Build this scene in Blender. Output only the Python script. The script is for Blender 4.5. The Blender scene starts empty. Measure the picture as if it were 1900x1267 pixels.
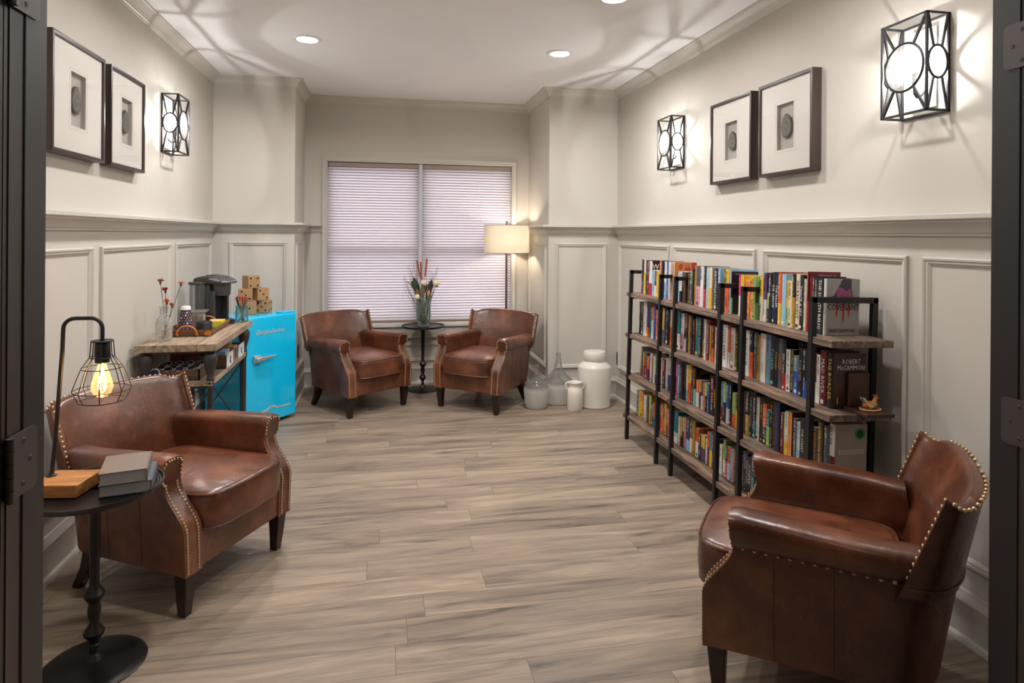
import bpy, bmesh, math, random
from mathutils import Vector, Matrix
R = math.radians
SC = bpy.context.scene
COL = SC.collection
random.seed(7)

# ------------------------------------------------------------------ camera
cam_d = bpy.data.cameras.new('camera')
cam = bpy.data.objects.new('camera', cam_d)
COL.objects.link(cam)
SC.camera = cam
cam_d.sensor_fit = 'HORIZONTAL'
cam_d.sensor_width = 36.0
cam_d.lens = 1185.0 / 1900.0 * 36.0
cam_d.shift_y = -(633.5 - 435.0) / 1900.0
cam_d.clip_start = 0.02
YAW, ROLL = R(11.43), 0.007
cam.matrix_world = (Matrix.Translation((0, 0, 1.447)) @ Matrix.Rotation(-YAW, 4, 'Z')
                    @ Matrix.Rotation(R(90), 4, 'X') @ Matrix.Rotation(ROLL, 4, 'Z'))

# ------------------------------------------------------------------ world (overcast daylight outside the window)
w = bpy.data.worlds.new('daylight')
SC.world = w
w.use_nodes = True
nt = w.node_tree
bg = nt.nodes['Background']
tc = nt.nodes.new('ShaderNodeTexCoord')
sp = nt.nodes.new('ShaderNodeSeparateXYZ')
rp = nt.nodes.new('ShaderNodeValToRGB')
nt.links.new(tc.outputs['Generated'], sp.inputs[0])
nt.links.new(sp.outputs['Z'], rp.inputs[0])
nt.links.new(rp.outputs[0], bg.inputs[0])
rp.color_ramp.elements[0].position = 0.0
rp.color_ramp.elements[0].color = (0.30, 0.30, 0.36, 1)
rp.color_ramp.elements[1].position = 0.10
rp.color_ramp.elements[1].color = (0.90, 0.87, 0.93, 1)
WORLD_STRENGTH = 2.2
bg.inputs[1].default_value = WORLD_STRENGTH

SC.view_settings.view_transform = 'Standard'
SC.view_settings.look = 'None'
SC.view_settings.gamma = 1
SC.view_settings.use_curve_mapping = False
SC.view_settings.exposure = 0.88


def area_light(name, loc, rot, size, power, color=(1, 1, 1), size_y=None, shape='DISK', spread=180):
    d = bpy.data.lights.new(name, 'AREA')
    d.shape = shape
    d.size = size
    if size_y:
        d.size_y = size_y
    d.energy = power
    d.color = color
    d.spread = R(spread)
    o = bpy.data.objects.new(name, d)
    o.location = loc
    o.rotation_euler = rot
    COL.objects.link(o)
    return o


WARM = (1.0, 0.985, 0.97)
CEIL = 2.735
CANS = [(-0.50, 4.42), (1.22, 4.37), (1.22, 3.28), (-0.50, 3.3), (1.22, 2.15), (-0.50, 2.15)]
CAN_POWER = 8.0
for cx, cy in CANS:
    area_light('can_light', (cx, cy, CEIL - 0.012), (0, 0, 0), 0.15, CAN_POWER * (1.4 if cy > 4 else 0.85), WARM, spread=165)
# unseen fill lamp added in the hall behind the open doors, where the camera stands
area_light('hall_fill_light', (0.35, 0.1, 2.55), (0, 0, 0), 1.1, 1.8, (1.0, 0.95, 0.90))

# ------------------------------------------------------------------ materials


def lin(c):
    return tuple(((x / 255.0) / 12.92 if x / 255.0 <= 0.04045 else ((x / 255.0 + 0.055) / 1.055) ** 2.4) for x in c) + (1.0,)


def new_mat(name):
    m = bpy.data.materials.new(name)
    m.use_nodes = True
    return m, m.node_tree, m.node_tree.nodes['Principled BSDF']


def mat(name, rgb, rough=0.5, metal=0.0, spec=0.5, coat=0.0, noise=0.0, nscale=8.0, bump=0.0, bscale=60.0, emis=None, estr=0.0, stretch=None):
    m, nt, b = new_mat(name)
    col = lin(rgb)
    b.inputs['Base Color'].default_value = col
    b.inputs['Roughness'].default_value = rough
    b.inputs['Metallic'].default_value = metal
    b.inputs['Specular IOR Level'].default_value = spec
    b.inputs['Coat Weight'].default_value = coat
    if emis:
        b.inputs['Emission Color'].default_value = lin(emis)
        b.inputs['Emission Strength'].default_value = estr
    tc = nt.nodes.new('ShaderNodeTexCoord')
    src = tc.outputs['Object']
    if stretch:
        mp = nt.nodes.new('ShaderNodeMapping')
        mp.inputs['Scale'].default_value = stretch
        nt.links.new(src, mp.inputs[0])
        src = mp.outputs[0]
    # every surface gets at least a faint procedural variation
    n = nt.nodes.new('ShaderNodeTexNoise')
    n.inputs['Scale'].default_value = nscale
    n.inputs['Detail'].default_value = 5
    nt.links.new(src, n.inputs['Vector'])
    amt = noise if noise else 0.04
    mx = nt.nodes.new('ShaderNodeMix')
    mx.data_type = 'RGBA'
    nt.links.new(n.outputs['Fac'], mx.inputs[0])
    mx.inputs[6].default_value = tuple(c * (1 - amt) for c in col[:3]) + (1,)
    mx.inputs[7].default_value = tuple(min(1, c * (1 + amt)) for c in col[:3]) + (1,)
    nt.links.new(mx.outputs[2], b.inputs['Base Color'])
    if bump:
        n2 = nt.nodes.new('ShaderNodeTexNoise')
        n2.inputs['Scale'].default_value = bscale
        n2.inputs['Detail'].default_value = 4
        nt.links.new(src, n2.inputs['Vector'])
        bp = nt.nodes.new('ShaderNodeBump')
        bp.inputs['Strength'].default_value = bump
        bp.inputs['Distance'].default_value = 0.01
        nt.links.new(n2.outputs['Fac'], bp.inputs['Height'])
        nt.links.new(bp.outputs[0], b.inputs['Normal'])
    return m


def glass_mat(name, tint=(1, 1, 1), frost=0.0, frost_z=None, rough=0.02, gloss=1.0, seeds=0.0):
    """thin clear glass: transparent with a fresnel reflection; optional frosted (diffuse/translucent) share"""
    m = bpy.data.materials.new(name)
    m.use_nodes = True
    nt = m.node_tree
    for n in list(nt.nodes):
        nt.nodes.remove(n)
    out = nt.nodes.new('ShaderNodeOutputMaterial')
    tr = nt.nodes.new('ShaderNodeBsdfTransparent')
    tr.inputs[0].default_value = tuple(tint) + (1,)
    gl = nt.nodes.new('ShaderNodeBsdfGlossy')
    gl.inputs['Roughness'].default_value = rough
    lw = nt.nodes.new('ShaderNodeLayerWeight')
    lw.inputs[0].default_value = 0.25
    mu = nt.nodes.new('ShaderNodeMath')
    mu.operation = 'MULTIPLY_ADD'
    mu.inputs[1].default_value = 0.75 * gloss
    mu.inputs[2].default_value = 0.04 * gloss
    nt.links.new(lw.outputs['Fresnel'], mu.inputs[0])
    mx = nt.nodes.new('ShaderNodeMixShader')
    nt.links.new(mu.outputs[0], mx.inputs[0])
    nt.links.new(tr.outputs[0], mx.inputs[1])
    nt.links.new(gl.outputs[0], mx.inputs[2])
    last = mx
    if frost or frost_z or seeds:
        df = nt.nodes.new('ShaderNodeBsdfDiffuse')
        df.inputs[0].default_value = (0.80, 0.78, 0.75, 1)
        tl = nt.nodes.new('ShaderNodeBsdfTranslucent')
        tl.inputs[0].default_value = (0.85, 0.85, 0.82, 1)
        m2 = nt.nodes.new('ShaderNodeMixShader')
        m2.inputs[0].default_value = 0.5
        nt.links.new(df.outputs[0], m2.inputs[1])
        nt.links.new(tl.outputs[0], m2.inputs[2])
        m3 = nt.nodes.new('ShaderNodeMixShader')
        m3.inputs[0].default_value = frost
        tc = nt.nodes.new('ShaderNodeTexCoord')
        if frost_z:
            z0, z1, amt = frost_z
            s = nt.nodes.new('ShaderNodeSeparateXYZ')
            nt.links.new(tc.outputs['Object'], s.inputs[0])
            mr = nt.nodes.new('ShaderNodeMapRange')
            mr.inputs[1].default_value = z0
            mr.inputs[2].default_value = z1
            mr.inputs[3].default_value = amt
            mr.inputs[4].default_value = frost
            nt.links.new(s.outputs['Z'], mr.inputs[0])
            nt.links.new(mr.outputs[0], m3.inputs[0])
        elif seeds:
            nz = nt.nodes.new('ShaderNodeTexNoise')
            nz.inputs['Scale'].default_value = 90
            nt.links.new(tc.outputs['Object'], nz.inputs['Vector'])
            mr = nt.nodes.new('ShaderNodeMapRange')
            mr.inputs[1].default_value = 0.45
            mr.inputs[2].default_value = 0.75
            mr.inputs[3].default_value = frost
            mr.inputs[4].default_value = seeds
            nt.links.new(nz.outputs['Fac'], mr.inputs[0])
            nt.links.new(mr.outputs[0], m3.inputs[0])
        nt.links.new(mx.outputs[0], m3.inputs[1])
        nt.links.new(m2.outputs[0], m3.inputs[2])
        last = m3
    nt.links.new(last.outputs[0], out.inputs[0])
    return m


def emit_mat(name, rgb, strength):
    return mat(name, rgb, emis=rgb, estr=strength)


def wood_mat(name, c1, c2, c3, along='Y', scale=1.0, rough=0.6, planks=None, dark=0.0):
    """long-grained wood; grain runs along the given object axis"""
    m, nt, b = new_mat(name)
    tc = nt.nodes.new('ShaderNodeTexCoord')
    oi = nt.nodes.new('ShaderNodeObjectInfo')
    ad = nt.nodes.new('ShaderNodeVectorMath')
    ad.operation = 'ADD'
    nt.links.new(tc.outputs['Object'], ad.inputs[0])
    cmb = nt.nodes.new('ShaderNodeCombineXYZ')
    nt.links.new(oi.outputs['Random'], cmb.inputs[0])
    nt.links.new(oi.outputs['Random'], cmb.inputs[1])
    nt.links.new(cmb.outputs[0], ad.inputs[1])
    mp = nt.nodes.new('ShaderNodeMapping')
    s = {'X': (1.2, 14, 14), 'Y': (14, 1.2, 14), 'Z': (14, 14, 1.2)}[along]
    mp.inputs['Scale'].default_value = tuple(v * scale for v in s)
    nt.links.new(ad.outputs[0], mp.inputs[0])
    n = nt.nodes.new('ShaderNodeTexNoise')
    n.inputs['Scale'].default_value = 2.2
    n.inputs['Detail'].default_value = 9
    n.inputs['Roughness'].default_value = 0.65
    n.inputs['Distortion'].default_value = 0.7
    nt.links.new(mp.outputs[0], n.inputs['Vector'])
    cr = nt.nodes.new('ShaderNodeValToRGB')
    e = cr.color_ramp.elements
    e[0].position = 0.33
    e[0].color = lin(c1)
    e[1].position = 0.66
    e[1].color = lin(c3)
    k = e.new(0.5)
    k.color = lin(c2)
    nt.links.new(n.outputs['Fac'], cr.inputs[0])
    last = cr.outputs[0]
    nt.links.new(last, b.inputs['Base Color'])
    b.inputs['Roughness'].default_value = rough
    bp = nt.nodes.new('ShaderNodeBump')
    bp.inputs['Strength'].default_value = 0.35
    bp.inputs['Distance'].default_value = 0.004
    nt.links.new(n.outputs['Fac'], bp.inputs['Height'])
    nt.links.new(bp.outputs[0], b.inputs['Normal'])
    return m


def floor_mat():
    m, nt, b = new_mat('plank_floor')
    L = nt.links.new
    g = nt.nodes.new('ShaderNodeNewGeometry')
    # every row of planks is shifted by its own random amount
    sy = nt.nodes.new('ShaderNodeSeparateXYZ')
    L(g.outputs['Position'], sy.inputs[0])
    dv = nt.nodes.new('ShaderNodeMath'); dv.operation = 'DIVIDE'; dv.inputs[1].default_value = 0.152
    L(sy.outputs['Y'], dv.inputs[0])
    fl = nt.nodes.new('ShaderNodeMath'); fl.operation = 'FLOOR'
    L(dv.outputs[0], fl.inputs[0])
    wn = nt.nodes.new('ShaderNodeTexWhiteNoise'); wn.noise_dimensions = '1D'
    L(fl.outputs[0], wn.inputs['W'])
    ma = nt.nodes.new('ShaderNodeMath'); ma.operation = 'MULTIPLY_ADD'; ma.inputs[1].default_value = 2.44
    L(wn.outputs['Value'], ma.inputs[0]); L(sy.outputs['X'], ma.inputs[2])
    cx = nt.nodes.new('ShaderNodeCombineXYZ')
    L(ma.outputs[0], cx.inputs[0]); L(sy.outputs['Y'], cx.inputs[1])
    br = nt.nodes.new('ShaderNodeTexBrick')
    br.offset = 0.0
    br.offset_frequency = 2
    br.squash = 1.0
    br.inputs['Color1'].default_value = (0, 0, 0, 1)
    br.inputs['Color2'].default_value = (1, 1, 1, 1)
    br.inputs['Mortar'].default_value = (0.5, 0.5, 0.5, 1)
    br.inputs['Scale'].default_value = 1.0
    br.inputs['Mortar Size'].default_value = 0.0009
    br.inputs['Mortar Smooth'].default_value = 0.0
    br.inputs['Bias'].default_value = 0.0
    br.inputs['Brick Width'].default_value = 1.22
    br.inputs['Row Height'].default_value = 0.152
    L(cx.outputs[0], br.inputs['Vector'])
    # per-plank offset of the grain
    sh = nt.nodes.new('ShaderNodeVectorMath')
    sh.operation = 'MULTIPLY_ADD'
    L(br.outputs['Color'], sh.inputs[0])
    sh.inputs[1].default_value = (7.3, 5.1, 3.7)
    L(g.outputs['Position'], sh.inputs[2])
    mp = nt.nodes.new('ShaderNodeMapping')
    mp.inputs['Scale'].default_value = (0.85, 8.5, 1)
    L(sh.outputs[0], mp.inputs[0])
    n = nt.nodes.new('ShaderNodeTexNoise')
    n.inputs['Scale'].default_value = 1.5
    n.inputs['Detail'].default_value = 10
    n.inputs['Roughness'].default_value = 0.62
    n.inputs['Distortion'].default_value = 0.9
    L(mp.outputs[0], n.inputs['Vector'])
    cr = nt.nodes.new('ShaderNodeValToRGB')
    e = cr.color_ramp.elements
    e[0].position = 0.28
    e[0].color = lin((82, 71, 63))
    e[1].position = 0.78
    e[1].color = lin((184, 165, 146))
    k = e.new(0.40)
    k.color = lin((130, 115, 102))
    k = e.new(0.58)
    k.color = lin((158, 140, 122))
    L(n.outputs['Fac'], cr.inputs[0])
    # fine fibres
    mp2 = nt.nodes.new('ShaderNodeMapping')
    mp2.inputs['Scale'].default_value = (9, 190, 1)
    L(sh.outputs[0], mp2.inputs[0])
    n2 = nt.nodes.new('ShaderNodeTexNoise')
    n2.inputs['Scale'].default_value = 1.0
    n2.inputs['Detail'].default_value = 4
    L(mp2.outputs[0], n2.inputs['Vector'])
    f2 = nt.nodes.new('ShaderNodeMapRange')
    f2.inputs[1].default_value = 0.3
    f2.inputs[2].default_value = 0.7
    f2.inputs[3].default_value = 0.86
    f2.inputs[4].default_value = 1.08
    L(n2.outputs['Fac'], f2.inputs[0])
    # tone of each plank
    f1 = nt.nodes.new('ShaderNodeMapRange')
    f1.inputs[3].default_value = 0.86
    f1.inputs[4].default_value = 1.06
    L(br.outputs['Color'], f1.inputs[0])
    # short dark knots and streaks
    mp3 = nt.nodes.new('ShaderNodeMapping')
    mp3.inputs['Scale'].default_value = (1.5, 11, 1)
    L(sh.outputs[0], mp3.inputs[0])
    n3 = nt.nodes.new('ShaderNodeTexNoise')
    n3.inputs['Scale'].default_value = 1.3
    n3.inputs['Detail'].default_value = 3
    n3.inputs['Distortion'].default_value = 1.2
    L(mp3.outputs[0], n3.inputs['Vector'])
    f3 = nt.nodes.new('ShaderNodeMapRange')
    f3.inputs[1].default_value = 0.60
    f3.inputs[2].default_value = 0.76
    f3.inputs[3].default_value = 1.0
    f3.inputs[4].default_value = 0.48
    L(n3.outputs['Fac'], f3.inputs[0])
    v = cr.outputs[0]
    for f in (f2, f1, f3):
        x = nt.nodes.new('ShaderNodeVectorMath')
        x.operation = 'SCALE'
        L(v, x.inputs[0])
        L(f.outputs[0], x.inputs['Scale'])
        v = x.outputs[0]
    mx = nt.nodes.new('ShaderNodeMix')
    mx.data_type = 'RGBA'
    L(br.outputs['Fac'], mx.inputs[0])
    L(v, mx.inputs[6])
    mx.inputs[7].default_value = lin((84, 72, 64))
    L(mx.outputs[2], b.inputs['Base Color'])
    b.inputs['Roughness'].default_value = 0.42
    b.inputs['Specular IOR Level'].default_value = 0.4
    bp = nt.nodes.new('ShaderNodeBump')
    bp.inputs['Strength'].default_value = 0.15
    bp.inputs['Distance'].default_value = 0.003
    L(n2.outputs['Fac'], bp.inputs['Height'])
    L(bp.outputs[0], b.inputs['Normal'])
    return m


def leather_mat():
    m, nt, b = new_mat('brown_leather')
    L = nt.links.new
    tc = nt.nodes.new('ShaderNodeTexCoord')
    n = nt.nodes.new('ShaderNodeTexNoise')
    n.inputs['Scale'].default_value = 4.5
    n.inputs['Detail'].default_value = 7
    n.inputs['Roughness'].default_value = 0.6
    L(tc.outputs['Object'], n.inputs['Vector'])
    cr = nt.nodes.new('ShaderNodeValToRGB')
    e = cr.color_ramp.elements
    e[0].position = 0.30
    e[0].color = lin((58, 30, 19))
    e[1].position = 0.72
    e[1].color = lin((134, 80, 54))
    k = e.new(0.50)
    k.color = lin((92, 50, 31))
    L(n.outputs['Fac'], cr.inputs[0])
    # pale scratches
    mp = nt.nodes.new('ShaderNodeMapping')
    mp.inputs['Rotation'].default_value = (0.3, 0.5, 0.8)
    mp.inputs['Scale'].default_value = (3, 10, 3)
    L(tc.outputs['Object'], mp.inputs[0])
    v = nt.nodes.new('ShaderNodeTexVoronoi')
    v.feature = 'DISTANCE_TO_EDGE'
    v.inputs['Scale'].default_value = 2.2
    n4 = nt.nodes.new('ShaderNodeTexNoise')
    n4.inputs['Scale'].default_value = 3.0
    L(mp.outputs[0], n4.inputs['Vector'])
    ad = nt.nodes.new('ShaderNodeVectorMath')
    ad.operation = 'ADD'
    L(mp.outputs[0], ad.inputs[0])
    L(n4.outputs['Color'], ad.inputs[1])
    L(ad.outputs[0], v.inputs['Vector'])
    mr = nt.nodes.new('ShaderNodeMapRange')
    mr.inputs[1].default_value = 0.0
    mr.inputs[2].default_value = 0.012
    mr.inputs[3].default_value = 0.22
    mr.inputs[4].default_value = 0.0
    L(v.outputs['Distance'], mr.inputs[0])
    mx = nt.nodes.new('ShaderNodeMix')
    mx.data_type = 'RGBA'
    L(mr.outputs[0], mx.inputs[0])
    L(cr.outputs[0], mx.inputs[6])
    mx.inputs[7].default_value = lin((176, 112, 70))
    L(mx.outputs[2], b.inputs['Base Color'])
    b.inputs['Roughness'].default_value = 0.30
    b.inputs['Specular IOR Level'].default_value = 0.7
    n2 = nt.nodes.new('ShaderNodeTexNoise')
    n2.inputs['Scale'].default_value = 9
    n2.inputs['Detail'].default_value = 6
    L(tc.outputs['Object'], n2.inputs['Vector'])
    bp = nt.nodes.new('ShaderNodeBump')
    bp.inputs['Strength'].default_value = 0.30
    bp.inputs['Distance'].default_value = 0.02
    L(n2.outputs['Fac'], bp.inputs['Height'])
    L(bp.outputs[0], b.inputs['Normal'])
    return m


def fabric_shade_mat(name, rgb, trans, glow=0.62):
    m = bpy.data.materials.new(name)
    m.use_nodes = True
    nt = m.node_tree
    for n in list(nt.nodes):
        nt.nodes.remove(n)
    out = nt.nodes.new('ShaderNodeOutputMaterial')
    df = nt.nodes.new('ShaderNodeBsdfDiffuse')
    tl = nt.nodes.new('ShaderNodeBsdfTranslucent')
    mx = nt.nodes.new('ShaderNodeMixShader')
    mx.inputs[0].default_value = trans
    tc = nt.nodes.new('ShaderNodeTexCoord')
    nz = nt.nodes.new('ShaderNodeTexNoise')
    nz.inputs['Scale'].default_value = 40
    nt.links.new(tc.outputs['Object'], nz.inputs['Vector'])
    mc = nt.nodes.new('ShaderNodeMix')
    mc.data_type = 'RGBA'
    c = lin(rgb)
    mc.inputs[6].default_value = tuple(x * 0.95 for x in c[:3]) + (1,)
    mc.inputs[7].default_value = c
    nt.links.new(nz.outputs['Fac'], mc.inputs[0])
    nt.links.new(mc.outputs[2], df.inputs[0])
    nt.links.new(mc.outputs[2], tl.inputs[0])
    nt.links.new(df.outputs[0], mx.inputs[1])
    nt.links.new(tl.outputs[0], mx.inputs[2])
    nt.links.new(mx.outputs[0], out.inputs[0])
    return m


M = {}
M['wall'] = mat('wall_paint', (195, 190, 182), 0.75, spec=0.2, noise=0.015, nscale=2)
M['trim'] = mat('trim_paint', (197, 192, 184), 0.42, spec=0.4, noise=0.01, nscale=2)
M['ceil'] = mat('ceiling_paint', (236, 235, 236), 0.9, spec=0.1, noise=0.015, nscale=2)
M['white'] = mat('white_paint', (226, 226, 224), 0.4)
M['floor'] = floor_mat()
M['leather'] = leather_mat()
M['leg'] = mat('dark_stained_wood', (40, 22, 16), 0.35, noise=0.3, nscale=20, stretch=(1, 1, 0.1))
M['nail'] = mat('antique_brass', (206, 176, 138), 0.34, 0.6, noise=0.2)
M['bronze'] = mat('oiled_bronze', (46, 42, 40), 0.38, 0.7, noise=0.15)
M['bronze2'] = mat('bronze_tabletop', (62, 56, 54), 0.30, 0.75, noise=0.25, nscale=14)
M['iron'] = mat('black_iron', (40, 39, 41), 0.45, 0.4, noise=0.15)
M['gunmetal'] = mat('gunmetal_paint', (70, 66, 68), 0.5, 0.35, noise=0.15)
M['frame'] = mat('dark_door_frame_paint', (34, 30, 29), 0.45, noise=0.08)
M['frame2'] = mat('brown_door_frame_paint', (60, 50, 43), 0.45, noise=0.08)
M['hinge'] = mat('grey_hinge_steel', (84, 78, 78), 0.45, 0.5)
M['picframe'] = mat('dark_walnut_frame', (58, 44, 40), 0.38, noise=0.3, nscale=6, stretch=(8, 8, 1))
M['mat'] = mat('white_mat_board', (228, 224, 218), 0.9)
M['matback'] = mat('grey_backing_board', (176, 172, 165), 0.9)
M['chrome'] = mat('chrome', (214, 212, 210), 0.22, 0.75)
M['fridge'] = mat('turquoise_enamel', (0, 198, 252), 0.16, coat=0.5, spec=0.6)
M['blackplastic'] = mat('black_plastic', (34, 34, 36), 0.38)
M['greyplastic'] = mat('graphite_plastic', (78, 76, 76), 0.34, 0.2)
M['silverplastic'] = mat('silver_plastic', (150, 150, 152), 0.3, 0.6)
M['rustic'] = wood_mat('weathered_plank_wood', (104, 86, 70), (150, 130, 108), (186, 164, 136), 'Y', 1.0, 0.65)
M['rustic_e'] = wood_mat('weathered_plank_end', (84, 74, 64), (120, 106, 92), (150, 132, 112), 'Y', 1.0, 0.7)
M['shelfwood'] = wood_mat('reclaimed_shelf_wood', (58, 46, 40), (112, 94, 82), (164, 128, 100), 'Y', 1.5, 0.6)
M['crate'] = wood_mat('crate_wood', (58, 42, 32), (88, 66, 50), (112, 88, 66), 'X', 1.0, 0.7)
M['oak'] = wood_mat('golden_oak', (138, 88, 42), (176, 120, 64), (196, 142, 84), 'X', 1.6, 0.4)
M['dice'] = mat('natural_wood_dice', (170, 132, 92), 0.5, noise=0.12, nscale=12, stretch=(1, 1, 6))
M['blackpip'] = mat('black_ink', (16, 14, 14), 0.5)
M['page'] = mat('paper_pages', (206, 196, 176), 0.9, noise=0.06, nscale=60)
M['darkwood'] = mat('dark_brown_wood', (74, 46, 30), 0.4, noise=0.25, nscale=6, stretch=(1, 8, 8))
M['shadefab'] = fabric_shade_mat('cellular_shade_fabric', (232, 224, 226), 0.55)
M['shadeglue'] = fabric_shade_mat('cellular_shade_crease', (168, 152, 156), 0.22)
M['badge'] = mat('satin_silver_badge', (206, 198, 186), 0.35, 0.25)
M['shadebar'] = mat('shade_headrail', (150, 132, 120), 0.5)
M['vinyl'] = mat('window_vinyl', (196, 200, 206), 0.4)
M['lampshade'] = fabric_shade_mat('linen_lamp_shade', (226, 216, 196), 0.11)
M['nickel'] = mat('brushed_nickel', (120, 112, 104), 0.35, 0.8)
M['ceramic'] = mat('white_glaze', (222, 218, 208), 0.28, coat=0.2, noise=0.03, nscale=6, bump=0.12, bscale=14, stretch=(1, 1, 4))
M['ceramic2'] = mat('cream_glaze', (232, 224, 214), 0.3, coat=0.2, noise=0.03)
M['chip'] = mat('chipped_enamel', (90, 74, 62), 0.6)
M['glass'] = glass_mat('clear_glass', (0.96, 0.97, 0.96))
M['pane'] = glass_mat('window_pane', (0.97, 0.98, 0.98), gloss=0.6)
M['picglass'] = glass_mat('picture_glass', (1, 1, 1), gloss=0.35)
M['greenglass'] = glass_mat('aqua_vase_glass', (0.84, 0.95, 0.92), frost=0.05)
M['frostglass'] = glass_mat('frosted_glass_bottle', (0.92, 0.93, 0.92), frost=0.10, frost_z=(0.15, 0.22, 0.80))
M['embossed'] = glass_mat('embossed_glass_bottle', (0.93, 0.93, 0.92), frost=0.22, seeds=0.6)
M['blueglass'] = glass_mat('turquoise_jar_glass', (0.45, 0.85, 0.95), frost=0.12)
M['seeded'] = glass_mat('seeded_glass', (0.97, 0.97, 0.97), frost=0.015, seeds=0.12)
M['bulbglass'] = glass_mat('amber_bulb_glass', (1.0, 0.90, 0.72), frost=0.05)
M['tank'] = glass_mat('smoky_tank_plastic', (0.72, 0.72, 0.74), frost=0.12)
M['clearplastic'] = glass_mat('clear_plastic', (0.93, 0.93, 0.95), frost=0.18)
M['sconcebulb'] = emit_mat('sconce_bulb_glow', (255, 251, 248), 3300.0)
M['filament'] = emit_mat('filament_glow', (255, 200, 120), 90.0)
M['lampbulb'] = emit_mat('lamp_bulb_glow', (255, 240, 218), 120.0)
M['candisc'] = emit_mat('can_light_lens', (255, 244, 228), 5.0)
M['bonewhite'] = mat('white_plastic', (232, 230, 226), 0.4)
M['yellow'] = mat('yellow_card', (214, 200, 60), 0.5)
M['leatherstrap'] = mat('tan_leather_strap', (190, 110, 44), 0.45, noise=0.15)
M['traywood'] = mat('tray_wood', (122, 88, 60), 0.5, noise=0.25, nscale=5, stretch=(1, 8, 8))
M['greybook'] = mat('grey_book_cloth', (112, 104, 100), 0.55)
M['bluegreybook'] = mat('blue_grey_book_cloth', (86, 92, 102), 0.55)
M['greypage'] = mat('grey_page_block', (158, 156, 156), 0.8, noise=0.06, nscale=80, stretch=(1, 1, 40))
M['stem'] = mat('dried_stem', (112, 78, 58), 0.8, noise=0.2)
M['twig'] = mat('dark_twig', (74, 52, 48), 0.8)
M['leaf'] = mat('dark_green_leaf', (58, 72, 52), 0.6, noise=0.2)
M['leafdry'] = mat('dried_leaf', (124, 104, 82), 0.7, noise=0.2)
M['pod'] = mat('tan_seed_pod', (206, 160, 104), 0.7, noise=0.15)
M['redwheat'] = mat('russet_dried_spike', (160, 84, 62), 0.8, noise=0.2, nscale=40)
M['pom'] = mat('cream_dried_flower', (230, 214, 184), 0.9, noise=0.12, nscale=50)
M['carnred'] = mat('red_carnation', (186, 46, 48), 0.7, noise=0.15, nscale=40)
M['carnpink'] = mat('coral_carnation', (226, 120, 104), 0.7, noise=0.2, nscale=40)
M['carnpale'] = mat('pale_pink_carnation', (238, 176, 160), 0.7, noise=0.15, nscale=40)
M['greenstem'] = mat('green_stem', (74, 92, 54), 0.7)
M['agate'] = mat('grey_agate', (104, 100, 98), 0.35, noise=0.35, nscale=18)
M['agate2'] = mat('agate_rim', (66, 60, 56), 0.4, noise=0.2)
M['agate3'] = mat('agate_light_band', (146, 142, 138), 0.35, noise=0.15)
M['rubber'] = mat('black_rubber', (20, 20, 20), 0.7)

# ------------------------------------------------------------------ mesh building


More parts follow.
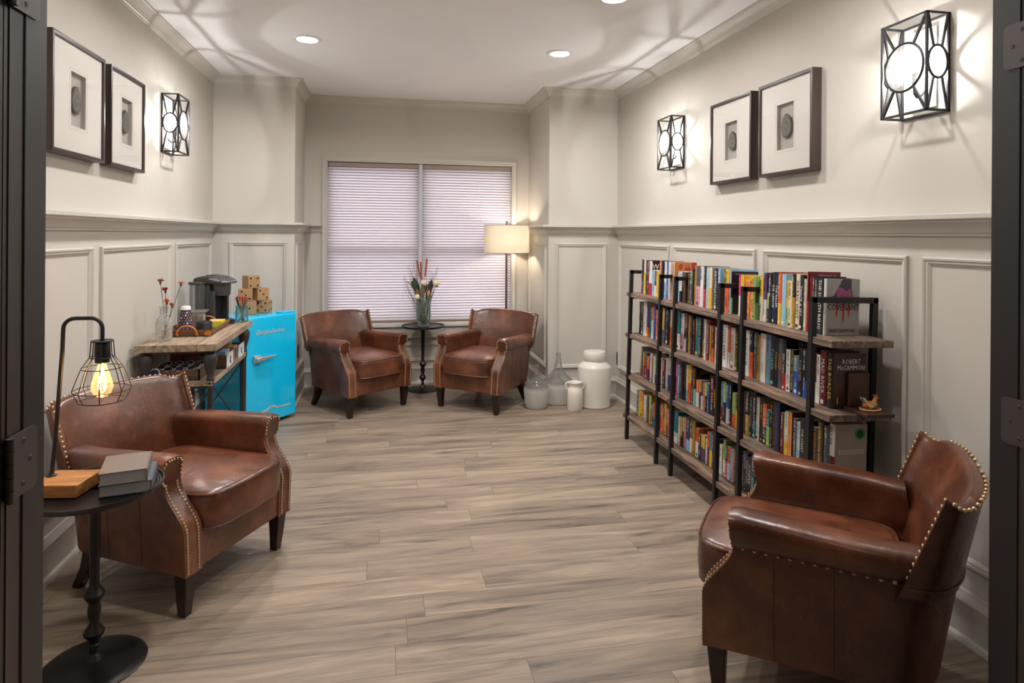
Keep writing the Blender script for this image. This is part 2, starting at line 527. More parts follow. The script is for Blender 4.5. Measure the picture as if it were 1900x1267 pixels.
class MB:
    def __init__(s):
        s.v, s.f, s.mi = [], [], []

    def add(s, vs, fs, mi=0, T=None):
        o = len(s.v)
        for p in vs:
            p = Vector(p)
            s.v.append(T @ p if T else p)
        for f in fs:
            s.f.append([i + o for i in f])
            s.mi.append(mi)

    def box(s, x0, x1, y0, y1, z0, z1, mi=0, T=None):
        if x0 > x1: x0, x1 = x1, x0
        if y0 > y1: y0, y1 = y1, y0
        if z0 > z1: z0, z1 = z1, z0
        vs = [(x0, y0, z0), (x1, y0, z0), (x1, y1, z0), (x0, y1, z0), (x0, y0, z1), (x1, y0, z1), (x1, y1, z1), (x0, y1, z1)]
        fs = [(3, 2, 1, 0), (4, 5, 6, 7), (0, 1, 5, 4), (1, 2, 6, 5), (2, 3, 7, 6), (3, 0, 4, 7)]
        s.add(vs, fs, mi, T)

    def bar(s, p0, p1, wd, ht=None, mi=0, T=None, up=(0, 0, 1)):
        """square bar between two points"""
        p0, p1 = Vector(p0), Vector(p1)
        ht = ht or wd
        d = (p1 - p0).normalized()
        u = Vector(up)
        if abs(d.dot(u)) > 0.95:
            u = Vector((1, 0, 0))
        a = d.cross(u).normalized()
        b = a.cross(d).normalized()
        vs = []
        for p in (p0, p1):
            for i, j in ((-1, -1), (1, -1), (1, 1), (-1, 1)):
                vs.append(p + a * wd / 2 * i + b * ht / 2 * j)
        fs = [(3, 2, 1, 0), (4, 5, 6, 7), (0, 1, 5, 4), (1, 2, 6, 5), (2, 3, 7, 6), (3, 0, 4, 7)]
        s.add(vs, fs, mi, T)

    def cyl(s, p0, p1, r0, r1=None, n=16, mi=0, caps=True, T=None):
        p0, p1 = Vector(p0), Vector(p1)
        r1 = r0 if r1 is None else r1
        d = (p1 - p0).normalized()
        u = Vector((0, 0, 1)) if abs(d.z) < 0.95 else Vector((1, 0, 0))
        a = d.cross(u).normalized()
        b = d.cross(a).normalized()
        vs = []
        for p, r in ((p0, r0), (p1, r1)):
            for k in range(n):
                t = 2 * math.pi * k / n
                vs.append(p + a * r * math.cos(t) + b * r * math.sin(t))
        fs = [(k, (k + 1) % n, n + (k + 1) % n, n + k) for k in range(n)]
        if caps:
            fs += [tuple(range(n))[::-1], tuple(range(n, 2 * n))]
        s.add(vs, fs, mi, T)

    def lathe(s, prof, n=32, c=(0, 0, 0), mi=0, T=None, sx=1, sy=1):
        vs = []
        c = Vector(c)
        for r, z in prof:
            for k in range(n):
                t = 2 * math.pi * k / n
                vs.append((c.x + r * sx * math.cos(t), c.y + r * sy * math.sin(t), c.z + z))
        fs = []
        for i in range(len(prof) - 1):
            for k in range(n):
                k2 = (k + 1) % n
                fs.append((i * n + k, i * n + k2, (i + 1) * n + k2, (i + 1) * n + k))
        if prof[0][0] > 1e-6:
            fs.append(tuple(range(n))[::-1])
        if prof[-1][0] > 1e-6:
            fs.append(tuple(range((len(prof) - 1) * n, len(prof) * n)))
        s.add(vs, fs, mi, T)

    def tube(s, pts, r, n=8, mi=0, closed=False, T=None, caps=True, flat=None):
        """round (or flat ribbon when flat=(wx, wz)) tube along a polyline; r may be a list"""
        pts = [Vector(p) for p in pts]
        N = len(pts)
        rs = r if isinstance(r, (list, tuple)) else [r] * N
        vs, a = [], None
        for i, p in enumerate(pts):
            if closed:
                d = pts[(i + 1) % N] - pts[i - 1]
            else:
                d = pts[min(i + 1, N - 1)] - pts[max(i - 1, 0)]
            d.normalize()
            if a is None:
                u = Vector((0, 0, 1)) if abs(d.z) < 0.9 else Vector((1, 0, 0))
                a = d.cross(u).normalized()
            else:
                a = (a - d * a.dot(d)).normalized()
            b = d.cross(a)
            for k in range(n):
                t = 2 * math.pi * k / n
                vs.append(p + a * rs[i] * math.cos(t) + b * rs[i] * math.sin(t))
        fs = []
        for i in range(N if closed else N - 1):
            j = (i + 1) % N
            for k in range(n):
                k2 = (k + 1) % n
                fs.append((i * n + k, i * n + k2, j * n + k2, j * n + k))
        if caps and not closed:
            fs += [tuple(range(n))[::-1], tuple(range((N - 1) * n, N * n))]
        s.add(vs, fs, mi, T)

    def grid(s, fn, nu, nv, mi=0, cu=False, T=None):
        """fn(i/nu, j/nv); cu closes the u direction"""
        vs = [fn(i / nu, j / nv) for j in range(nv + 1) for i in range(nu if cu else nu + 1)]
        w_ = nu if cu else nu + 1
        fs = []
        for j in range(nv):
            for i in range(nu):
                i2 = (i + 1) % w_
                fs.append((j * w_ + i, j * w_ + i2, (j + 1) * w_ + i2, (j + 1) * w_ + i))
        s.add(vs, fs, mi, T)

    def sphere(s, c, r, n=12, m=8, mi=0, sc=(1, 1, 1), T=None, jit=0.0, rnd=None):
        c = Vector(c)
        vs = []
        for j in range(1, m):
            ph = math.pi * j / m
            for k in range(n):
                t = 2 * math.pi * k / n
                rr = r * (1 + (rnd.uniform(-jit, jit) if rnd else 0))
                vs.append(c + Vector((rr * sc[0] * math.sin(ph) * math.cos(t), rr * sc[1] * math.sin(ph) * math.sin(t), rr * sc[2] * math.cos(ph))))
        top, bot = len(vs), len(vs) + 1
        vs += [c + Vector((0, 0, r * sc[2])), c - Vector((0, 0, r * sc[2]))]
        fs = []
        for j in range(m - 2):
            for k in range(n):
                k2 = (k + 1) % n
                fs.append((j * n + k, (j + 1) * n + k, (j + 1) * n + k2, j * n + k2))
        for k in range(n):
            fs.append((top, k, (k + 1) % n))
            fs.append((bot, (m - 2) * n + (k + 1) % n, (m - 2) * n + k))
        s.add(vs, fs, mi, T)

    def poly(s, pts, mi=0, T=None):
        s.add(pts, [tuple(range(len(pts)))], mi, T)

    def prism(s, pts2, z0, z1, axis='z', mi=0, T=None):
        """extrude a 2D outline; axis names the extrusion direction"""
        n = len(pts2)
        def P(a, b, c):
            return {'z': (a, b, c), 'y': (a, c, b), 'x': (c, a, b)}[axis]
        vs = [P(a, b, z0) for a, b in pts2] + [P(a, b, z1) for a, b in pts2]
        fs = [tuple(range(n))[::-1], tuple(range(n, 2 * n))] + [(i, (i + 1) % n, n + (i + 1) % n, n + i) for i in range(n)]
        s.add(vs, fs, mi, T)

    def mesh(s, name, mats, smooth=True, angle=38):
        me = bpy.data.meshes.new(name)
        me.from_pydata([tuple(v) for v in s.v], [], s.f)
        for m in (mats if isinstance(mats, (list, tuple)) else [mats]):
            me.materials.append(m)
        me.polygons.foreach_set('material_index', s.mi)
        me.update()
        bm = bmesh.new()
        bm.from_mesh(me)
        bmesh.ops.recalc_face_normals(bm, faces=bm.faces)
        bm.to_mesh(me)
        bm.free()
        if smooth:
            me.polygons.foreach_set('use_smooth', [True] * len(me.polygons))
            me.set_sharp_from_angle(angle=R(angle))
        return me

    def build(s, name, mats, parent=None, bevel=0.0, seg=2, subs=0, **tags):
        me = s.mesh(name, mats)
        o = bpy.data.objects.new(name, me)
        COL.objects.link(o)
        if parent:
            o.parent = parent
        if bevel:
            b = o.modifiers.new('bevel', 'BEVEL')
            b.width = bevel
            b.segments = seg
            b.limit_method = 'ANGLE'
            b.angle_limit = R(40)
            b.harden_normals = False
        for k, v in tags.items():
            o[k] = v
        return o


def empty(name, loc=(0, 0, 0), rz=0.0, label=None, cat=None, group=None, kind=None):
    o = bpy.data.objects.new(name, None)
    COL.objects.link(o)
    o.empty_display_size = 0.1
    o.location = loc
    o.rotation_euler = (0, 0, rz)
    tag(o, label, cat, group, kind)
    return o


def tag(o, label=None, cat=None, group=None, kind=None):
    if label: o['label'] = label
    if cat: o['category'] = cat
    if group: o['group'] = group
    if kind: o['kind'] = kind
    return o


def copy_tree(o, parent=None):
    c = o.copy()
    COL.objects.link(c)
    c.parent = parent
    if parent:
        c.matrix_parent_inverse = o.matrix_parent_inverse.copy()
    for ch in [x for x in bpy.data.objects if x.parent == o]:
        copy_tree(ch, c)
    return c


def sweep(path, prof, mb, mi=0, closed=False, side=1):
    """mitred moulding: path of (x, y) at height 0, profile of (out, z); 'out' goes to the left of travel * side"""
    P = [Vector((p[0], p[1])) for p in path]
    n = len(P)
    rings = []
    for i in range(n):
        if i == 0 and not closed:
            d = (P[1] - P[0]).normalized()
            nr = Vector((-d.y, d.x))
        elif i == n - 1 and not closed:
            d = (P[-1] - P[-2]).normalized()
            nr = Vector((-d.y, d.x))
        else:
            d0 = (P[i] - P[i - 1]).normalized()
            d1 = (P[(i + 1) % n] - P[i]).normalized()
            n0, n1 = Vector((-d0.y, d0.x)), Vector((-d1.y, d1.x))
            nr = (n0 + n1) / (1 + n0.dot(n1))
        rings.append([(P[i].x + nr.x * side * o, P[i].y + nr.y * side * o, z) for o, z in prof])
    k = len(prof)
    vs = [v for r in rings for v in r]
    fs = []
    for i in range(n if closed else n - 1):
        j = (i + 1) % n
        for q in range(k):
            q2 = (q + 1) % k
            fs.append((i * k + q, i * k + q2, j * k + q2, j * k + q))
    if not closed:
        fs += [tuple(range(k)), tuple(range((n - 1) * k, n * k))[::-1]]
    mb.add(vs, fs, mi)


def frame_ring(mb, org, u, nrm, u0, u1, z0, z1, prof, mi=0):
    """mitred rectangular frame on a vertical wall: prof of (inset from the edge, proud of the wall)"""
    org, u, nrm = Vector(org), Vector(u), Vector(nrm)
    cs = [(u0, z0, 1, 1), (u1, z0, -1, 1), (u1, z1, -1, -1), (u0, z1, 1, -1)]
    vs, k = [], len(prof)
    for a, z, sa, sz in cs:
        for i, p in prof:
            vs.append(org + u * (a + sa * i) + Vector((0, 0, z + sz * i)) + nrm * p)
    fs = []
    for i in range(4):
        j = (i + 1) % 4
        for q in range(k):
            q2 = (q + 1) % k
            fs.append((i * k + q, i * k + q2, j * k + q2, j * k + q))
    mb.add(vs, fs, mi)


_txt = {}


def text_geo(string, font_shear=0.0):
    key = (string, font_shear)
    if key not in _txt:
        cu = bpy.data.curves.new('lettering', 'FONT')
        cu.body = string
        cu.size = 1.0
        cu.shear = font_shear
        cu.resolution_u = 1
        ob = bpy.data.objects.new('lettering', cu)
        me = bpy.data.meshes.new_from_object(ob)
        vs = [tuple(v.co) for v in me.vertices]
        fs = [tuple(p.vertices) for p in me.polygons]
        bpy.data.objects.remove(ob)
        bpy.data.curves.remove(cu)
        bpy.data.meshes.remove(me)
        if vs:
            x0, x1 = min(v[0] for v in vs), max(v[0] for v in vs)
            y0, y1 = min(v[1] for v in vs), max(v[1] for v in vs)
        else:
            x0 = x1 = y0 = y1 = 0
        _txt[key] = (vs, fs, x0, x1, y0, y1)
    return _txt[key]


def add_text(mb, string, org, ux, uy, width=None, height=None, mi=0, center=True, shear=0.0, stretch=False):
    """flat lettering: org is the centre of the text (or its left middle), ux the reading direction, uy up"""
    vs, fs, x0, x1, y0, y1 = text_geo(string, shear)
    if not vs:
        return
    tw, th = x1 - x0, y1 - y0
    if stretch:
        sx, sy = width / tw, height / th
    else:
        s_ = min((width / tw) if width else 1e9, (height / th) if height else 1e9)
        sx = sy = s_
    org, ux, uy = Vector(org), Vector(ux), Vector(uy)
    cx = (x0 + x1) / 2 if center else x0
    cy = (y0 + y1) / 2
    mb.add([org + ux * ((v[0] - cx) * sx) + uy * ((v[1] - cy) * sy) for v in vs], fs, mi)

# ================================================================== THE ROOM
XL, XR, YB = -1.365, 2.065, 6.25
YCL, YCR, XCL, XCR = 5.60, 5.44, -0.725, 1.43
YD0, YD1 = 1.20, 1.30          # door wall
DX0, DX1, DZ = -0.606, 1.475, 2.12
WX0, WX1, WZ0, WZ1 = -0.515, 1.258, 0.575, 2.125


def struct(name, mb, m, parent=None, bevel=0.0):
    o = mb.build(name, m, parent, bevel=bevel)
    if not parent:
        o['kind'] = 'structure'
    return o


b = MB(); b.box(-2.6, 3.3, -1.8, YB + 0.15, -0.06, 0.0); struct('floor', b, M['floor'])
b = MB(); b.box(-2.6, 3.3, -1.8, YB + 0.15, CEIL, CEIL + 0.08); struct('ceiling', b, M['ceil'])
b = MB(); b.box(XL - 0.15, XL, YD1, YB + 0.15, 0, CEIL); struct('wall_left', b, M['wall'])
b = MB(); b.box(XR, XR + 0.15, YD1, YB + 0.15, 0, CEIL); struct('wall_right', b, M['wall'])
b = MB(); b.box(XL, XCL, YCL, YB, 0, CEIL); struct('wall_left_pier', b, M['wall'])
b = MB(); b.box(XCR, XR, YCR, YB, 0, CEIL); struct('wall_right_pier', b, M['wall'])
b = MB()
b.box(XL, WX0, YB, YB + 0.15, 0, CEIL); b.box(WX1, XR, YB, YB + 0.15, 0, CEIL)
b.box(WX0, WX1, YB, YB + 0.15, 0, WZ0); b.box(WX0, WX1, YB, YB + 0.15, WZ1, CEIL)
struct('wall_back', b, M['wall'])
b = MB()
b.box(XL - 0.15, DX0 - 0.03, YD0, YD1, 0, CEIL); b.box(DX1 + 0.03, XR + 0.15, YD0, YD1, 0, CEIL)
b.box(DX0 - 0.03, DX1 + 0.03, YD0, YD1, DZ + 0.03, CEIL)
struct('wall_front', b, M['wall'])
# the hall outside the doors
b = MB(); b.box(-2.6, -2.5, -1.8, YD0, 0, CEIL); struct('wall_hall_left', b, M['wall'])
b = MB(); b.box(3.2, 3.3, -1.8, YD0, 0, CEIL); struct('wall_hall_right', b, M['wall'])
b = MB(); b.box(-2.6, 3.3, -1.9, -1.8, 0, CEIL); struct('wall_hall_back', b, M['wall'])
b = MB(); b.box(-2.5, XL - 0.15, YD0, YD1, 0, CEIL); b.box(XR + 0.15, 3.2, YD0, YD1, 0, CEIL); struct('wall_hall_front', b, M['wall'])

# --- baseboards, chair rail, crown: left wall -> pier -> window wall -> pier -> right wall
per = [(XL, YD1), (XL, YCL), (XCL, YCL), (XCL, YB), (XCR, YB), (XCR, YCR), (XR, YCR), (XR, YD1)]
BASE = [(0, 0), (0.022, 0), (0.022, 0.018), (0.015, 0.024), (0.013, 0.135), (0.018, 0.142), (0.016, 0.155), (0.009, 0.163), (0.007, 0.178), (0, 0.182)]
SHOE = [(0.012, 0), (0.030, 0), (0.030, 0.006), (0.026, 0.016), (0.012, 0.021)]
RAIL = [(0, 1.452), (0.012, 1.452), (0.012, 1.462), (0.020, 1.464), (0.024, 1.472), (0.034, 1.488), (0.052, 1.500), (0.058, 1.503), (0.058, 1.508),
        (0.066, 1.510), (0.075, 1.515), (0.075, 1.531), (0.068, 1.534), (0, 1.534)]
CROWN = [(0, 2.662), (0.008, 2.662), (0.010, 2.672), (0.014, 2.674), (0.018, 2.690), (0.034, 2.706), (0.050, 2.716), (0.054, 2.722), (0.064, 2.724), (0.066, CEIL), (0, CEIL)]
names = ['left', 'left_pier', 'left_recess', 'back', 'right_recess', 'right_pier', 'right']
# one continuous run each, mitred at the corners
b = MB(); sweep(per, BASE, b, side=-1); sweep(per, SHOE, b, side=-1); struct('baseboard_room', b, M['trim'])
b = MB(); sweep(per, CROWN, b, side=-1); struct('trim_1', b, M['trim'])
b = MB()
sweep([(XL, YD1), (XL, YCL), (XCL, YCL), (XCL, YB), (-0.562, YB)], RAIL, b, side=-1)
sweep([(1.302, YB), (XCR, YB), (XCR, YCR), (XR, YCR), (XR, YD1)], RAIL, b, side=-1)
struct('trim_2', b, M['trim'])

# --- wainscot panel mouldings
PM = [(0, 0), (0, 0.012), (0.005, 0.017), (0.012, 0.015), (0.016, 0.009), (0.022, 0.011), (0.030, 0.006), (0.034, 0)]
b = MB()
for y0, y1 in ((2.10, 2.81), (2.89, 3.385), (3.48, 4.53), (4.635, 5.53)):
    frame_ring(b, (XL, 0, 0), (0, 1, 0), (1, 0, 0), y0, y1, 0.27, 1.372, PM)
struct('trim_3', b, M['trim'])
b = MB()
for y0, y1 in ((1.36, 2.115), (2.19, 3.175), (3.255, 4.29), (4.365, 5.37)):
    frame_ring(b, (XR, 0, 0), (0, 1, 0), (-1, 0, 0), y0, y1, 0.27, 1.372, PM)
struct('trim_4', b, M['trim'])
b = MB(); frame_ring(b, (0, YCL, 0), (1, 0, 0), (0, -1, 0), -1.235, -0.782, 0.27, 1.372, PM); struct('trim_5', b, M['trim'])
b = MB(); frame_ring(b, (0, YCR, 0), (1, 0, 0), (0, -1, 0), 1.488, 1.962, 0.27, 1.372, PM); struct('trim_6', b, M['trim'])
b = MB(); frame_ring(b, (XCL, 0, 0), (0, 1, 0), (1, 0, 0), 5.68, 6.17, 0.27, 1.372, PM); struct('trim_7', b, M['trim'])
b = MB(); frame_ring(b, (XCR, 0, 0), (0, 1, 0), (-1, 0, 0), 5.52, 6.17, 0.27, 1.372, PM); struct('trim_8', b, M['trim'])
b = MB(); frame_ring(b, (0, YB, 0), (1, 0, 0), (0, -1, 0), -0.50, 1.24, 0.215, 0.385, PM); struct('trim_9', b, M['trim'])

# --- window: casing, sill, two sashes with glass, mullion, two pleated shades
win = empty('window_1', ((WX0 + WX1) / 2, YB, WZ0), kind='structure')
def wchild(name, b, m, bevel=0.0):
    o = b.build(name, m, None, bevel=bevel)
    o.parent = win
    o.matrix_parent_inverse = Matrix.Translation(win.location).inverted()
    return o
CAS = [(0, 0), (0, 0.018), (0.010, 0.022), (0.018, 0.016), (0.032, 0.014), (0.036, 0.018), (0.045, 0.012), (0.045, 0)]
b = MB(); frame_ring(b, (0, YB, 0), (1, 0, 0), (0, -1, 0), WX0 - 0.045, WX1 + 0.045, WZ0 - 0.03, WZ1 + 0.045, CAS)
wchild('casing', b, M['trim'])
b = MB(); b.box(WX0 - 0.055, WX1 + 0.055, YB - 0.045, YB + 0.10, WZ0 - 0.025, WZ0); b.box(WX0 - 0.045, WX1 + 0.045, YB - 0.02, YB, WZ0 - 0.115, WZ0 - 0.025)
b.box(WX0 - 0.045, WX1 + 0.045, YB - 0.028, YB, WZ0 - 0.135, WZ0 - 0.115)
wchild('window_sill', b, M['trim'], 0.004)
MX0, MX1 = 0.339, 0.377
b = MB(); b.box(MX0, MX1, YB + 0.012, YB + 0.11, WZ0, WZ1); wchild('mullion', b, M['vinyl'], 0.003)
b = MB()
for xa, xb in ((WX0, MX0), (MX1, WX1)):
    b.box(xa, xa + 0.035, YB + 0.075, YB + 0.12, WZ0, WZ1); b.box(xb - 0.035, xb, YB + 0.075, YB + 0.12, WZ0, WZ1)
    b.box(xa, xb, YB + 0.075, YB + 0.12, WZ1 - 0.05, WZ1); b.box(xa, xb, YB + 0.075, YB + 0.12, WZ0, WZ0 + 0.06)
    b.box(xa, xb, YB + 0.070, YB + 0.12, 1.275, 1.325)
wchild('window_sash', b, M['vinyl'])
b = MB()
for xa, xb in ((WX0, MX0), (MX1, WX1)):
    b.box(xa + 0.03, xb - 0.03, YB + 0.098, YB + 0.102, WZ0 + 0.04, WZ1 - 0.04)
wchild('pane', b, M['pane'])


def shade(x0, x1, label):
    z0, z1 = WZ0 + 0.012, WZ1 - 0.004
    r = empty('cellular_shade', ((x0 + x1) / 2, YB + 0.03, z0), label=label, cat='window shade')
    cx = (x1 - x0) / 2
    top = z1 - z0
    n = 56
    zt = top - 0.042
    z_ = 0.024
    p = (zt - z_) / n
    bf, bg_ = MB(), MB()
    for k in range(n):
        za, zb = z_ + p * k, z_ + p * (k + 1)
        # a bulging pleat between two glued creases, room side
        def pr(u, v, za=za, zb=zb):
            t = v
            return (-cx + 2 * cx * u, 0.002 - 0.0095 * math.sin(math.pi * t), za + 0.0026 + (zb - za - 0.0052) * t)
        bf.grid(pr, 1, 6)
        bg_.box(-cx, cx, -0.0005, 0.003, zb - 0.0030, zb + 0.0030)
    bf.build('shade_fabric', M['shadefab'], r)
    bg_.build('shade_crease', M['shadeglue'], r)
    b = MB(); b.box(-cx, cx, -0.020, 0.022, top - 0.042, top); b.build('headrail', M['shadebar'], r, bevel=0.004)
    b = MB(); b.box(-cx, cx, -0.012, 0.012, 0, 0.024); b.build('bottom_rail', M['shadebar'], r, bevel=0.004)
    return r


shade(WX0 + 0.006, MX0 - 0.004, 'pleated pinkish white window shade on the fridge side of the window bar')
shade(MX1 + 0.004, WX1 - 0.008, 'pleated pinkish white window shade behind the drum floor lamp')

# --- door frame (jambs, casings) and the two leaves folded back into the hall
for nm, xa, s in (('trim_10', DX0, -1), ('trim_11', DX1, 1)):
    b = MB(); b.box(xa, xa + s * 0.03, YD0 - 0.002, YD1 + 0.002, 0, DZ)
    b.box(xa + s * 0.002, xa + s * 0.07, YD1, YD1 + 0.014, 0, DZ + 0.06); b.box(xa + s * 0.002, xa + s * 0.07, YD0 - 0.014, YD0, 0, DZ + 0.06)
    struct(nm, b, M['frame2'])
    b = MB(); b.box(xa - s * 0.003, xa + s * 0.004, 1.240, YD1 + 0.012, 0, DZ); struct('trim_12' if s < 0 else 'trim_13', b, M['frame'], bevel=0.002)
b = MB(); b.box(DX0, DX1, YD0 - 0.002, YD1 + 0.002, DZ, DZ + 0.03); struct('trim_14', b, M['frame'])
for k, (xa, s) in enumerate(((DX0, -1), (DX1, 1))):
    d = empty('door_%d' % (k + 1), (xa, YD0 - 0.012, 0), kind='structure')
    b = MB(); b.box(s * 0.003, s * 0.047, -1.00, 0, 0.012, DZ - 0.01)
    b.build('door_leaf', M['frame2'], d, bevel=0.002)
    b = MB()
    for zz in (1.0,):
        b.cyl((s * 0.047, -0.93, zz), (s * 0.105, -0.93, zz), 0.011, n=12)
        b.cyl((s * 0.098, -0.94, zz), (s * 0.098, -0.80, zz), 0.010, n=12)
    b.build('door_handle', M['hinge'], d)


def hinge(xa, s, z0, z1, label):
    r = empty('door_hinge', (xa, 0, (z0 + z1) / 2), label=label, cat='hinge', group='steel hinges on the door frame')
    h = (z1 - z0) / 2
    b = MB()
    # leaf with rounded corners lying on the jamb face
    out = []
    for (cy, cz, a0) in ((1.272, h - 0.012, 0), (1.272, -h + 0.012, -90)):
        pass
    pts = [(1.196, -h)]
    for k in range(5):
        a = R(-90 + 90 * k / 4); pts.append((1.268 + 0.012 * math.cos(a), -h + 0.012 + 0.012 * math.sin(a)))
    for k in range(5):
        a = R(0 + 90 * k / 4); pts.append((1.268 + 0.012 * math.cos(a), h - 0.012 + 0.012 * math.sin(a)))
    pts.append((1.196, h))
    b.prism(pts, -s * 0.0032, -s * 0.0060, axis='x')
    b.build('hinge_leaf', M['hinge'], r)
    b = MB()
    for k in range(5):
        za = -h + 2 * h * k / 5
        b.cyl((-s * 0.008, 1.192, za + 0.0008), (-s * 0.008, 1.192, za + 2 * h / 5 - 0.0008), 0.0065, n=14)
    b.build('knuckle', M['hinge'], r)
    for (yy, zz) in ((1.236, h * 0.68), (1.258, 0.0), (1.236, -h * 0.68)):
        b = MB(); b.cyl((-s * 0.0058, yy, zz), (-s * 0.0072, yy, zz), 0.0055, 0.0045, n=12)
        b.box(-s * 0.0071, -s * 0.0074, yy - 0.003, yy + 0.003, zz - 0.0006, zz + 0.0006, 1); b.box(-s * 0.0071, -s * 0.0074, yy - 0.0006, yy + 0.0006, zz - 0.003, zz + 0.003, 1)
        b.build('screw', [M['hinge'], M['blackpip']], r)


hinge(DX0, -1, 0.998, 1.106, 'lower steel hinge on the dark door frame beside the lamp table')
hinge(DX0, -1, 1.818, 1.926, 'upper steel hinge on the dark door frame beside the framed agates')
hinge(DX1, 1, 0.956, 1.066, 'lower steel hinge on the dark door frame beside the big leather armchair')
hinge(DX1, 1, 1.850, 1.957, 'upper steel hinge on the dark door frame beside the large wall sconce')

# --- recessed ceiling lights
lab = {0: 'round recessed ceiling light above the fridge side of the room', 1: 'round recessed ceiling light above the far end of the bookcases',
       2: 'round recessed ceiling light above the middle bookcase, cut by the top of the view'}
for k, (cx, cy) in enumerate(CANS):
    r = empty('recessed_light', (cx, cy, CEIL - 0.006), label=lab.get(k, 'round recessed ceiling light nearer the doorway than the far pair'), cat='ceiling light', group='recessed ceiling lights')
    b = MB(); b.lathe([(0.066, 0.004), (0.068, -0.003), (0.088, -0.001), (0.092, 0.006)], 36)
    b.build('trim_ring', M['white'], r)
    b = MB(); b.lathe([(0.0, 0.002), (0.067, 0.002)], 36)
    b.build('light_lens', M['candisc'], r)


# ================================================================== WALL SCONCES
def sconce(x, s, y0, y1, z0, z1, label):
    """s: direction into the room along x"""
    yc, zc = (y0 + y1) / 2, (z0 + z1) / 2
    r = empty('wall_sconce', (x, yc, zc), label=label, cat='wall lamp', group='square cage wall sconces')
    W, H, D, t = (y1 - y0) / 2, (z1 - z0) / 2, 0.105, 0.009
    b = MB()
    xs = (s * 0.006, s * (D - t / 2))
    for xx in xs:
        for yy in (-W + t / 2, W - t / 2):
            b.bar((xx, yy, -H), (xx, yy, H), t)
        for zz in (-H + t / 2, H - t / 2):
            b.bar((xx, -W, zz), (xx, W, zz), t)
    for yy in (-W + t / 2, W - t / 2):
        for zz in (-H + t / 2, H - t / 2):
            b.bar((0, yy, zz), (s * D, yy, zz), t)
    b.build('cage_frame', M['iron'], r, bevel=0.001)
    # wide face: ring of seeded glass held by four diagonal bars
    rr = 0.084
    def ring(cx, cy, rad, normal, name):
        g = MB()
        pts = []
        for k in range(36):
            a = 2 * math.pi * k / 36
            if normal == 'x': pts.append((cx, cy + rad * math.cos(a), rad * math.sin(a)))
            else: pts.append((cx + rad * math.cos(a), cy, rad * math.sin(a) * 1.45))
        g.tube(pts, 0.005, 8, closed=True)
        o = g.build(name, M['iron'], r)
        g2 = MB()
        inner = []
        for sg in (-1, 1):
            inner.append([((p[0] + (sg * 0.0012 if normal == 'x' else 0)), p[1] + (sg * 0.0012 if normal != 'x' else 0), p[2]) for p in pts])
        n = len(pts)
        g2.add(inner[0] + inner[1], [tuple(range(n)), tuple(range(n, 2 * n))[::-1]])
        g2.build('glass_disc', M['seeded'], o)
    ring(s * (D - t / 2), 0, rr + 0.008, 'x', 'front_ring')
    for sy in (-1, 1):
        for sz in (-1, 1):
            b = MB(); b.bar((s * (D - t / 2), sy * (rr + 0.008) * 0.5, sz * (rr + 0.008) * 0.87), (s * (D - t / 2), sy * (W - t), sz * (H - t)), 0.008)
            b.build('diagonal_bar', M['iron'], r)
    # narrow sides: slim oval ring with its diagonals
    for sy in (-1, 1):
        ring(s * D / 2, sy * (W - t / 2), 0.042, 'y', 'side_ring')
        for sx in (-1, 1):
            for sz in (-1, 1):
                b = MB(); b.bar((s * D / 2 + sx * 0.018, sy * (W - t / 2), sz * 0.056), (s * D / 2 + sx * (D / 2 - t), sy * (W - t / 2), sz * (H - t)), 0.007)
                b.build('side_bar', M['iron'], r)
    b = MB(); b.box(0, s * 0.006, -0.055, 0.055, -H + 0.03, H - 0.03); b.build('back_plate', M['white'], r, bevel=0.002)
    b = MB()
    b.tube([(s * 0.006, 0, -0.085), (s * 0.020, 0, -0.105), (s * 0.040, 0, -0.112), (s * 0.052, 0, -0.098), (s * 0.052, 0, -0.06)], 0.0045, 8)
    b.cyl((s * 0.052, 0, -0.062), (s * 0.052, 0, -0.015), 0.009, n=14)
    b.build('lamp_arm', M['iron'], r)
    b = MB()
    b.lathe([(0.006, -0.018), (0.012, -0.004), (0.016, 0.014), (0.012, 0.034), (0.005, 0.050), (0.0, 0.056)], 16, c=(s * 0.052, 0, 0))
    bl = b.build('light_bulb', M['glass'], r)
    b = MB(); b.lathe([(0, -0.006), (0.004, -0.002), (0.004, 0.024), (0, 0.028)], 10, c=(s * 0.052, 0, 0)); b.build('filament', M['sconcebulb'], bl)
    return r


sconce(XR, -1, 2.005, 2.228, 1.916, 2.286, 'large black cage sconce on the wall nearest the doorway, above the front armchair')
sconce(XR, -1, 4.140, 4.365, 1.922, 2.288, 'smaller looking black cage sconce beyond the two framed agates, above the far bookcase')
sconce(XL, 1, 4.345, 4.572, 1.950, 2.318, 'black cage sconce on the coffee table wall, beside the framed agates')


